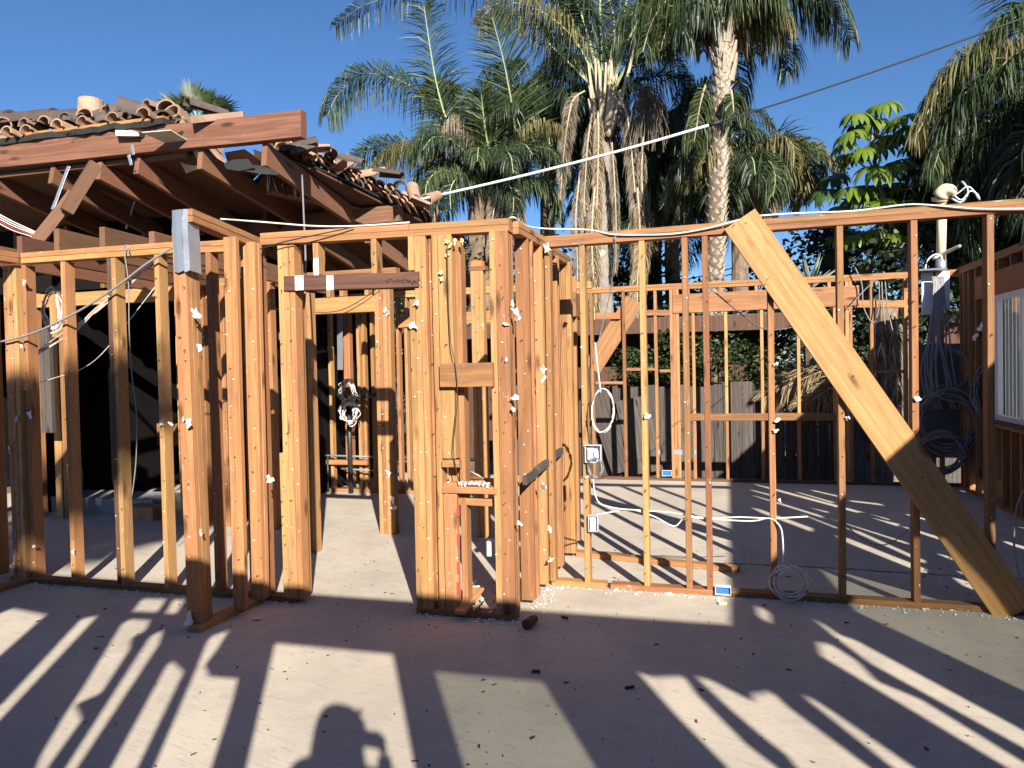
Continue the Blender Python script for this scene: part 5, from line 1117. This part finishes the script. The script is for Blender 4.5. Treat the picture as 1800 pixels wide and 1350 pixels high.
bgpalm(1800, 330, 14.0, 'dark palm low behind the right edge palm', 36, L=2.4, mats=(M_pd,))
# -- fan palm behind the tiled roof
cf = P15(345, 212, 15); qf = empty('fan_palm', 'fan palm showing its spiky green fans above the tiled roof', 'palm tree', (cf.x, 15, -.2))
trunk(qf, qf.location, cf, .2, .2, M_boot, 20, 12, 'rough')
def fan(par, c, d, R_=.62, n=30, mat=M_pg, spread=2.5, pet=.25, fold=.0):
    d = Vector(d).normalized(); S = d.cross(Vector((0, .9, .25))).normalized(); Nn = S.cross(d); b = Vector(c)+d*pet
    vs, fs = tube([c, b], .012, 5, smooth=0); nt_ = len(fs); vs = list(vs); fs = list(fs)
    for i in range(n):
        a = (i/(n-1)-.5)*spread; r = R_*(1-.25*abs(a)/spread*2)*rnd.uniform(.88, 1.05)
        e = (d*math.cos(a)+S*math.sin(a)+Nn*rnd.uniform(-.05, .05)).normalized(); w_ = S*math.cos(a)-d*math.sin(a)
        o0 = len(vs); hw = .5*r*.6*spread/n*.95; tip = b+e*r+Vector((0, 0, -.14*r*rnd.uniform(.2, 1.6)))
        vs += [b, b+e*r*.6-w_*hw+Nn*.012, b+e*r*.6+w_*hw-Nn*.012, tip]
        fs += [(o0, o0+1, o0+2), (o0+1, o0+3, o0+2)]
    me = mesh('frond', [v-par.location for v in vs], fs); me.materials.append(M_petg); me.materials.append(mat)
    me.polygons.foreach_set('material_index', [0]*nt_+[1]*(len(fs)-nt_)); return link('frond', me, None, par)
for d, r in (((-.9, -.2, .45), .6), ((-.7, .3, .7), .6), ((-.15, -.1, 1), .72), ((.35, .2, .95), .6), ((.75, -.2, .6), .62), ((.95, .1, .25), .6), ((.3, -.7, .4), .5), ((-.4, -.6, .5), .5), ((1.1, -.2, -.05), .62), ((-.9, .3, .1), .6), ((.1, .6, .6), .6), ((-.3, .3, .9), .55), ((1.3, 0, .12), .5)):
    fan(qf, cf+Vector((0, 0, .0)), d, r*1.12, mat=rnd.choice((M_pg, M_pg, M_pd)), pet=.3+.25*(abs(d[0]) > .85))
q7 = empty('fan_palm', 'small fan palm in shade behind the umbrella tree trunk', 'palm tree', (P15(1520, 490, 14).x, 14, -.2))
c7 = P15(1520, 470, 14); trunk(q7, q7.location, c7, .12, .12, M_boot, 12, 10, 'rough')
for d in ((-.6, -.2, .6), (.2, -.3, 1), (.7, 0, .5), (-.2, .2, .9), (.9, -.3, .2), (-.9, 0, .3), (.4, -.6, .5)): fan(q7, c7, d, .55, mat=M_pg)
# -- umbrella tree
cu_ = P15(1560, 440, 12.8); qs = empty('umbrella_tree', 'umbrella tree with drooping glossy yellow green leaf whorls, right of the blue gap', 'tree', (cu_.x+.2, 12.8, -.2))
def whorl(par, c, r, mat, up=(0, -.45, .9), n=None):
    n = n or rnd.randint(12, 14); up = Vector(up).normalized(); A = up.cross(Vector((1, .1, 0))).normalized(); B = up.cross(A); vs = []; fs = []
    for i in range(n):
        a = 2*math.pi*i/n+rnd.uniform(-.1, .1); d = (A*math.cos(a)+B*math.sin(a)); s = up.cross(d).normalized(); L = r*rnd.uniform(.82, 1.08); p = Vector(c); dd = (d+up*.45).normalized(); o0 = len(vs)
        prof = (.08, .45, .9, 1.0, .95, .6, .08)
        for k, wv in enumerate(prof):
            hw = wv*r*.105; fo = up*(.035*r)
            vs += [p-s*hw-fo*wv, p+up*0.0, p+s*hw-fo*wv]
            dd = (dd+Vector((0, 0, -1))*(.26+.07*k)*rnd.uniform(.8, 1.2)).normalized(); p = p+dd*L/6
        for k in range(len(prof)-1):
            q = o0+3*k; fs += [(q, q+1, q+4, q+3), (q+1, q+2, q+5, q+4)]
    return link('leaf', mesh('leaf', [v-par.location for v in vs], fs, True), mat, par)
tipc = []
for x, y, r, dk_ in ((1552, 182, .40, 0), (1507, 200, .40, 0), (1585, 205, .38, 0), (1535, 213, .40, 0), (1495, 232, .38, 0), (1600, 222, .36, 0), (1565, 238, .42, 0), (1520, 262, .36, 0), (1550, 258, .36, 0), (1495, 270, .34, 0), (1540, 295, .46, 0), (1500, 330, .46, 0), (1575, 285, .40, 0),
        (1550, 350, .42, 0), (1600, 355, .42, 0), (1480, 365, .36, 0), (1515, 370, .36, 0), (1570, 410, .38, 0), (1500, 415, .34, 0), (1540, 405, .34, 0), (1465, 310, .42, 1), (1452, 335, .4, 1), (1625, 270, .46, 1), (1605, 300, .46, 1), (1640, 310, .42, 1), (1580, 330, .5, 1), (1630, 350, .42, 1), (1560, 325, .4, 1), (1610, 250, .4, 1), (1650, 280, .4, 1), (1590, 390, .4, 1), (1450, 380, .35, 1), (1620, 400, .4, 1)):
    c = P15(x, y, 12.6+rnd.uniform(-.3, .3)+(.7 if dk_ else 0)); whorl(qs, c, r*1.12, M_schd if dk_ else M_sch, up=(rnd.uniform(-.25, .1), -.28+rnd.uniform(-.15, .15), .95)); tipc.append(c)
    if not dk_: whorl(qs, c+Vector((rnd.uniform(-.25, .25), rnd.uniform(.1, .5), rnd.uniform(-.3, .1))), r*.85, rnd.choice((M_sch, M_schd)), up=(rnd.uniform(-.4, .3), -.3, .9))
root = qs.location+Vector((0, 0, 0)); fork = [P15(1590, 440, 12.9), P15(1560, 380, 12.9), P15(1540, 300, 12.9)]
pcs = [tube([root, P15(1592, 470, 12.9), fork[0], P15(1600, 400, 12.9)], lambda t: .09*(1-.4*t), 8), tube([fork[0], fork[1], fork[2], P15(1530, 230, 12.8)], lambda t: .05*(1-.5*t), 6)]
for c in tipc:
    b = min(fork+[P15(1600, 330, 13), P15(1500, 350, 13), P15(1540, 240, 12.9)], key=lambda q: (q-c).length+.6*max(0, q.z-c.z)); pcs.append(tube([b, b.lerp(c, .5)-Vector((0, 0, .06)), c], lambda t: .02*(1-.6*t), 5))
V, F = join(pcs); link('trunk', mesh('trunk', [v-qs.location for v in V], F, True), M_trunk, qs)
# -- leafy masses
def cloud(name, label, c, rad, n, s, mat, cat='bush', seed=0, flowers=0, trunk_=False):
    r = random.Random(seed); vs = []; fs = []; mi = []; c = Vector(c); lumps = [(Vector((r.gauss(0, .45), r.gauss(0, .45), r.gauss(0, .45))), r.uniform(.3, .6)) for _ in range(14)]
    for i in range(n):
        lc, lr = r.choice(lumps); d = Vector((r.gauss(0, 1), r.gauss(0, 1), r.gauss(0, 1))).normalized()*lr*r.uniform(.6, 1.05)+lc
        p = c+Vector((d.x*rad[0], d.y*rad[1], d.z*rad[2]))
        if p.z < -.15: continue
        a = Vector((r.gauss(0, 1), r.gauss(0, 1), r.gauss(0, .6)-.3)).normalized(); b = a.cross(Vector((r.gauss(0, 1), r.gauss(0, 1), r.gauss(0, 1)))).normalized(); q = s*r.uniform(.6, 1.3); o0 = len(vs)
        vs += [p, p+a*q*.5+b*q*.28, p+a*q, p+a*q*.5-b*q*.28]; fs.append((o0, o0+1, o0+2, o0+3)); mi.append(1 if r.random() < flowers and d.z > -.1 else 0)
    base = Vector((c.x, c.y, -.2)); o = empty(name, label, cat, base)
    me = mesh('foliage', [v-base for v in vs], fs); me.materials.append(mat); me.materials.append(M_flower); me.polygons.foreach_set('material_index', mi); link('foliage', me, None, o)
    vs, fs = tube([base, c], .05, 6, smooth=0); link('trunk', mesh('trunk', [v-base for v in vs], fs), M_boot, o)
    return o
cloud('bush', 'green bush with a few red blossoms above the dark fence', PV(1255, 632, 12.6), (1.2, .5, .55), 2600, .075, M_bush, seed=3, flowers=.03)
cloud('bush', 'smaller green bush above the fence behind the far left studs of the back wall', PV(1135, 660, 12.4), (.8, .4, .45), 1700, .085, M_bush, seed=4)
cloud('bush', 'bright green leaves seen through the gap left of the pier', PV(716, 625, 11.5), (.5, .4, .9), 2200, .10, M_bush, seed=5)
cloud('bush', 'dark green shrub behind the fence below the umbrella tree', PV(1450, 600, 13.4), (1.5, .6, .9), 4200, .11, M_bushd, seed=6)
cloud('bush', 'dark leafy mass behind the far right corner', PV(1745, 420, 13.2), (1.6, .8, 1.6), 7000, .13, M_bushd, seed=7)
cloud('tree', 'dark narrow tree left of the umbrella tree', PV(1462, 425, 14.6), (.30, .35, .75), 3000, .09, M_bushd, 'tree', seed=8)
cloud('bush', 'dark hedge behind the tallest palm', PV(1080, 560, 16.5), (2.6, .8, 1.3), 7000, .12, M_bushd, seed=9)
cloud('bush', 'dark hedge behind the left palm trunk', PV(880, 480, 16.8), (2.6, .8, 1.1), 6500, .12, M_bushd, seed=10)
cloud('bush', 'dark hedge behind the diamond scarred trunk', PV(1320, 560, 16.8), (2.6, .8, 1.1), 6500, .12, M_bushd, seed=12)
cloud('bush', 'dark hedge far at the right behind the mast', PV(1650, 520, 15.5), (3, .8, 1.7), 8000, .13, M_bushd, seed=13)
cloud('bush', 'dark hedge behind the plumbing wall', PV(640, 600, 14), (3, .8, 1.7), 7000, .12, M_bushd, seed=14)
def hedge(x0, x1, v, h, seed, label):
    r = random.Random(seed); vs = []; fs = []
    for i in range(14000):
        x = r.uniform(x0, x1); hh = h*(1+.18*math.sin(x*1.7)+.1*math.sin(x*4.1)); p = Vector((x, v+r.uniform(-.8, .8), r.uniform(-.1, hh))); a = Vector((r.gauss(0, 1), r.gauss(0, 1), r.gauss(0, .7))).normalized(); b = a.cross(Vector((r.gauss(0, 1), r.gauss(0, 1), r.gauss(0, 1)))).normalized(); q = .2*r.uniform(.6, 1.3); o0 = len(vs)
        vs += [p, p+a*q*.5+b*q*.3, p+a*q, p+a*q*.5-b*q*.3]; fs.append((o0, o0+1, o0+2, o0+3))
    return tag(link('hedge_row', mesh('hedge_row', vs, fs), M_bushd), label, 'hedge', kind='stuff')
hedge(-22, 24, 20, 2.9, 20, 'long dark hedge row closing the garden behind everything')
# agave and dry thatch
ag = empty('agave', 'spiky grey agave poking above the far top plate', 'plant', (P15(1420, 480, 12.5).x, 12.5, -.2)); ca = P15(1425, 506, 12.5)
trunk(ag, ag.location, ca, .08, .08, M_boot, 6, 8, 'rough')
for i in range(26):
    a = rnd.uniform(0, 6.28); e = rnd.uniform(.5, 1.5); d = Vector((math.cos(a)*math.cos(e), math.sin(a)*math.cos(e), math.sin(e))); L = rnd.uniform(.25, .6); s = d.cross(Vector((.1, 1, .2))).normalized()
    vs = [ca-s*.018, ca+s*.018, ca+d*L*.5+s*.02, ca+d*L*.5-s*.02, ca+d*L]; link('leaf', mesh('leaf', [v-ag.location for v in vs], [(0, 1, 2, 3), (3, 2, 4)]), M_agave, ag)
for k, (x0, y0, x1, y1, v_, lb) in enumerate(((1560, 655, 1400, 720, 11.3, 'dry palm frond lying on top of the fence'), (1540, 640, 1360, 690, 11.4, 'dry palm frond reaching left over the fence, above another'), (1460, 660, 1340, 700, 11.5, 'dry palm frond at the left of those on the fence'))):
    o = empty('fallen_frond', lb, 'palm frond', PV(x0, y0, v_)); frond(o, [PV(x0, y0, v_), PV((x0+x1)/2, (y0+y1)/2-14, v_), PV(x1, y1, v_)], L=.5, n=90, droop=.35, mat=M_straw, rm=M_pet, name='leaflets', w=.009, N0=(0, .8, .5), r0=.015)
th = empty('thatch_skirt', 'grey hanging skirt of dead palm leaves near the far window corner', 'palm tree', (P15(1558, 800, 11.2).x, 11.2, -.2))
trunk(th, th.location, PV(1555, 540, 11.2), .16, .16, M_boot, 20, 12, 'rough')
for i in range(16):
    x = 1555+rnd.uniform(-28, 28); y = 545+rnd.uniform(-5, 130); frond(th, [PV(x, y, 11.0+rnd.uniform(-.15, .1)), PV(x+rnd.uniform(-8, 8), y+40, 10.95), PV(x+rnd.uniform(-14, 14), y+100, 11.0)], L=.3, n=60, droop=.7, mat=M_straw2, rm=M_pet, name='dead_frond', w=.008, fwd=1.2, r0=.012)
# unseen shade tree added behind the camera, its crown set to shade the left
st_ = cloud('tree', 'broad leafy shade tree added out of view behind the photographer', (1.75, -8, 7.75), (1.1, 1.2, .62), 5200, .16, M_bushd, 'tree', seed=31)
# ------------------------------------------------------------------ small debris
r5 = random.Random(77)
def chip(c, L, w, h, rz):
    V = []
    for z in (0, h):
        for x, y in ((-L/2, -w/2*r5.uniform(.3, 1)), (L/2, -w/2*r5.uniform(.1, .6)), (L/2*r5.uniform(.7, 1), w/2*r5.uniform(.2, 1)), (-L/2*r5.uniform(.6, 1), w/2)):
            V.append(Vector((c.x+x*math.cos(rz)-y*math.sin(rz), c.y+x*math.sin(rz)+y*math.cos(rz), c.z+z)))
    return V, [(3, 2, 1, 0), (4, 5, 6, 7), (0, 1, 5, 4), (1, 2, 6, 5), (2, 3, 7, 6), (3, 0, 4, 7)]
pcs = []; pl = []
for i in range(520):
    p = Vector((r5.uniform(-5, 2.4), r5.uniform(1.9, 6.5), .001)); L = r5.choice((.005, .006, .008, .01, .012, .018, .028)); pcs.append(chip(p, L, L*r5.uniform(.1, .5)+.002, r5.uniform(.002, .006), r5.uniform(0, 3.1)))
for i in range(800):
    t = r5.random(); k = r5.choice((0, 0, 1, 1, 2, 3)); 
    if k == 0: p = Vector((-5+2.3*t, VL-.02+r5.gauss(0, .035), .002))
    elif k == 1: p = Vector((-1.2+3.7*t, VM-.03+r5.gauss(0, .05), .002))
    elif k == 2: p = Vector((-1.95+.8*t, VB-.03+r5.gauss(0, .03), .002))
    else: p = Vector((-1.18+r5.gauss(0, .04), 4.3+.8*t, .002)) if r5.random() < .5 else Vector((-1.1+3.5*t, 5.9+r5.gauss(0, .05), .002))
    L = r5.choice((.004, .006, .008, .012, .022)); pl.append(chip(p, L, L*r5.uniform(.4, 1), r5.uniform(.002, .008), r5.uniform(0, 3.1)))
V, F = join(pcs); tag(link('wood_debris', mesh('wood_debris', V, F), W['d']), 'scattered wood splinters and dark crumbs on the slab', 'debris', kind='stuff')
V, F = join(pl); tag(link('plaster_debris', mesh('plaster_debris', V, F), M_gyp), 'white plaster crumbs along the feet of the walls', 'debris', kind='stuff')
for x, y, L, w_, rz, lb in ((942, 1182, .045, .022, .2, 'small dark wood chip on the open floor in the centre foreground'), (1107, 1210, .05, .012, .6, 'short dark splinter at the tip of the right light stripe'), (993, 1087, .05, .016, -.5, 'dark splinter right of the pier foot'), (1270, 1062, .05, .04, .3, 'pale foam lump below the blue box'), (452, 1090, .05, .03, .2, 'tan clod on the left light stripe')):
    p = PZ(x, y, .002); V, F = chip(p, L, w_, .012, rz); tag(link('wood_chip' if 'foam' not in lb and 'clod' not in lb else 'lump', mesh('wood_chip', V, F), W['d'] if 'dark' in lb else M_foam), lb, 'chip')
# old joint across the slab, a low ridge of grout
vs = []; fs = []
for i in range(90):
    x = -1.15+3.7*i/89; y = 5.93+.02*math.sin(x*3)+r5.uniform(-.008, .008); w_ = r5.uniform(.004, .012); vs += [Vector((x, y-w_, .0045)), Vector((x, y+w_, .0045))]
    if i: fs.append((2*i-2, 2*i, 2*i+1, 2*i-1))
tag(link('slab_joint', mesh('slab_joint', vs, fs), M_dirt), kind='structure')
# rotten log end at the foot of the pier
p = PZ(925, 1098, .03); vs, fs = tube([p, p+Vector((.01, .08, .0)), p+Vector((.02, .14, -.005))], lambda t: .032-.012*t, 9, smooth=2)
vs = [Vector(v)+Vector((r5.uniform(-.003, .003), 0, r5.uniform(-.003, .003))) for v in vs]
tag(link('wood_offcut', mesh('wood_offcut', vs, fs), W['d']), 'dark rounded wood offcut lying at the right foot of the pier', 'offcut')
# ------------------------------------------------------------------ the photographer (only the shadow reaches the picture)
person = empty('person', 'person in long sleeves and trousers holding up a phone with both hands', 'person', (.10, -.22, .05))
def skin(name, verts, edges, radii, mat, par, sub=2):
    me = bpy.data.meshes.new(name); me.from_pydata(verts, edges, []); o = link(name, me, mat, par)
    o.modifiers.new('skin', 'SKIN'); sv = me.skin_vertices[0].data
    for s, r in zip(sv, radii): s.radius = (r, r) if not isinstance(r, tuple) else r
    sv[0].use_root = True; sb = o.modifiers.new('sub', 'SUBSURF'); sb.levels = sub; sb.render_levels = sub; return o
M_skin = plain('skin', (.45, .25, .17), .55, 0, .05); M_hair = plain('dark_hair', (.03, .02, .015), .6, 0, .2); M_cloth = plain('navy_cloth', (.03, .04, .08), .9, 0, .1); M_trous = plain('grey_trousers', (.08, .08, .09), .9, 0, .1)
# pelvis, spine, chest, neck, head, legs, arms (x right, y forward); phone near (-.02,.20,1.53)
bv = [(0, 0, .94), (0, 0, 1.08), (0, .01, 1.22), (0, .0, 1.38), (0, .015, 1.50), (0, .03, 1.58), (0, .04, 1.655), (-.1, 0, .88), (-.11, .03, .48), (-.12, 0, .09), (-.12, .14, .04), (.1, 0, .88), (.12, .03, .48), (.14, 0, .09), (.15, .14, .04),
      (-.17, 0, 1.41), (-.24, .10, 1.22), (-.13, .15, 1.40), (-.10, .165, 1.46), (.17, 0, 1.41), (.17, .12, 1.20), (.09, .16, 1.38), (.085, .168, 1.46)]
be = [(0, 1), (1, 2), (2, 3), (3, 4), (4, 5), (5, 6), (0, 7), (7, 8), (8, 9), (9, 10), (0, 11), (11, 12), (12, 13), (13, 14), (3, 15), (15, 16), (16, 17), (17, 18), (3, 19), (19, 20), (20, 21), (21, 22)]
br = [(.13, .10), (.13, .095), (.145, .10), (.13, .09), .055, .08, .105, .085, .058, .04, .035, .085, .058, .04, .035, .058, .044, .03, .032, .058, .044, .03, .032]
skin('body', bv, be, br, M_skin, person)
skin('shirt', [bv[i] for i in (0, 1, 2, 3, 15, 16, 17, 19, 20, 21)], [(0, 1), (1, 2), (2, 3), (3, 4), (4, 5), (5, 6), (3, 7), (7, 8), (8, 9)], [(.15, .115), (.15, .11), (.17, .12), (.16, .11), .095, .075, .055, .095, .075, .055], M_cloth, person)
skin('trousers', [bv[i] for i in (0, 7, 8, 9, 11, 12, 13)], [(0, 1), (1, 2), (2, 3), (0, 4), (4, 5), (5, 6)], [(.145, .11), .10, .072, .055, .10, .072, .055], M_trous, person)
skin('hair', [(0, .02, 1.74), (0, -.03, 1.70), (0, -.05, 1.62), (0, -.055, 1.52), (0, -.05, 1.42)], [(0, 1), (1, 2), (2, 3), (3, 4)], [.08, .112, .112, .12, .13], M_hair, person)
skin('nose', [(0, .105, 1.655), (0, .128, 1.635)], [(0, 1)], [.012, .010], M_skin, person, 1)
for s in (-1, 1): skin('ear', [(s*.078, .03, 1.67), (s*.080, .03, 1.645)], [(0, 1)], [.014, .010], M_skin, person, 1)
for s in (-1, 1):
    V, F = tube([(s*.030, .095, 1.67), (s*.030, .112, 1.67)], .010, 8, smooth=0); link('eye', mesh('eye', V, F, True), M_vinyl, person)
V, F = tube([(-.022, .100, 1.60), (0, .106, 1.598), (.022, .100, 1.60)], .006, 5); link('mouth', mesh('mouth', V, F, True), plain('lips', (.4, .12, .10)), person)
px, py, pz = -.005, .185, 1.505
for s in (-1, 1):                                # fingers closing round the phone's ends
    for k, dz in enumerate((-.028, -.009, .010, .028)):
        skin('finger', [(s*.085, .165, 1.475+dz*.5), (s*.082, .195, 1.488+dz*.8), (s*.062, .204, 1.49+dz*.8)], [(0, 1), (1, 2)], [.010, .0085, .0075], M_skin, person, 1)
    skin('thumb', [(s*.09, .160, 1.465), (s*.07, .160, 1.495), (s*.05, .168, 1.51)], [(0, 1), (1, 2)], [.011, .010, .009], M_skin, person, 1)
V, F = boxg(-.072, .072, -.004, .004, -.035, .035); ph = link('phone', mesh('phone', V, F), M_black); ph.location = person.location+Vector((0, .185, 1.505)); tag(ph, 'black phone held sideways in both hands of the photographer', 'phone')
flush_nails()
# ------------------------------------------------------------------ give every top-level mesh its own origin at its base
bpy.context.view_layer.update()
for o in list(bpy.data.objects):
    if o.type == 'MESH' and o.parent is None and o.matrix_world.is_identity and o.get('kind') != 'structure' and o.name.split('.')[0] != 'plywood_sheet':
        me = o.data; n = len(me.vertices); co = [0.0]*(n*3); me.vertices.foreach_get('co', co)
        xs, ys, zs = co[0::3], co[1::3], co[2::3]; c = Vector(((min(xs)+max(xs))/2, (min(ys)+max(ys))/2, min(zs)))
        me.transform(Matrix.Translation(-c)); o.location = c
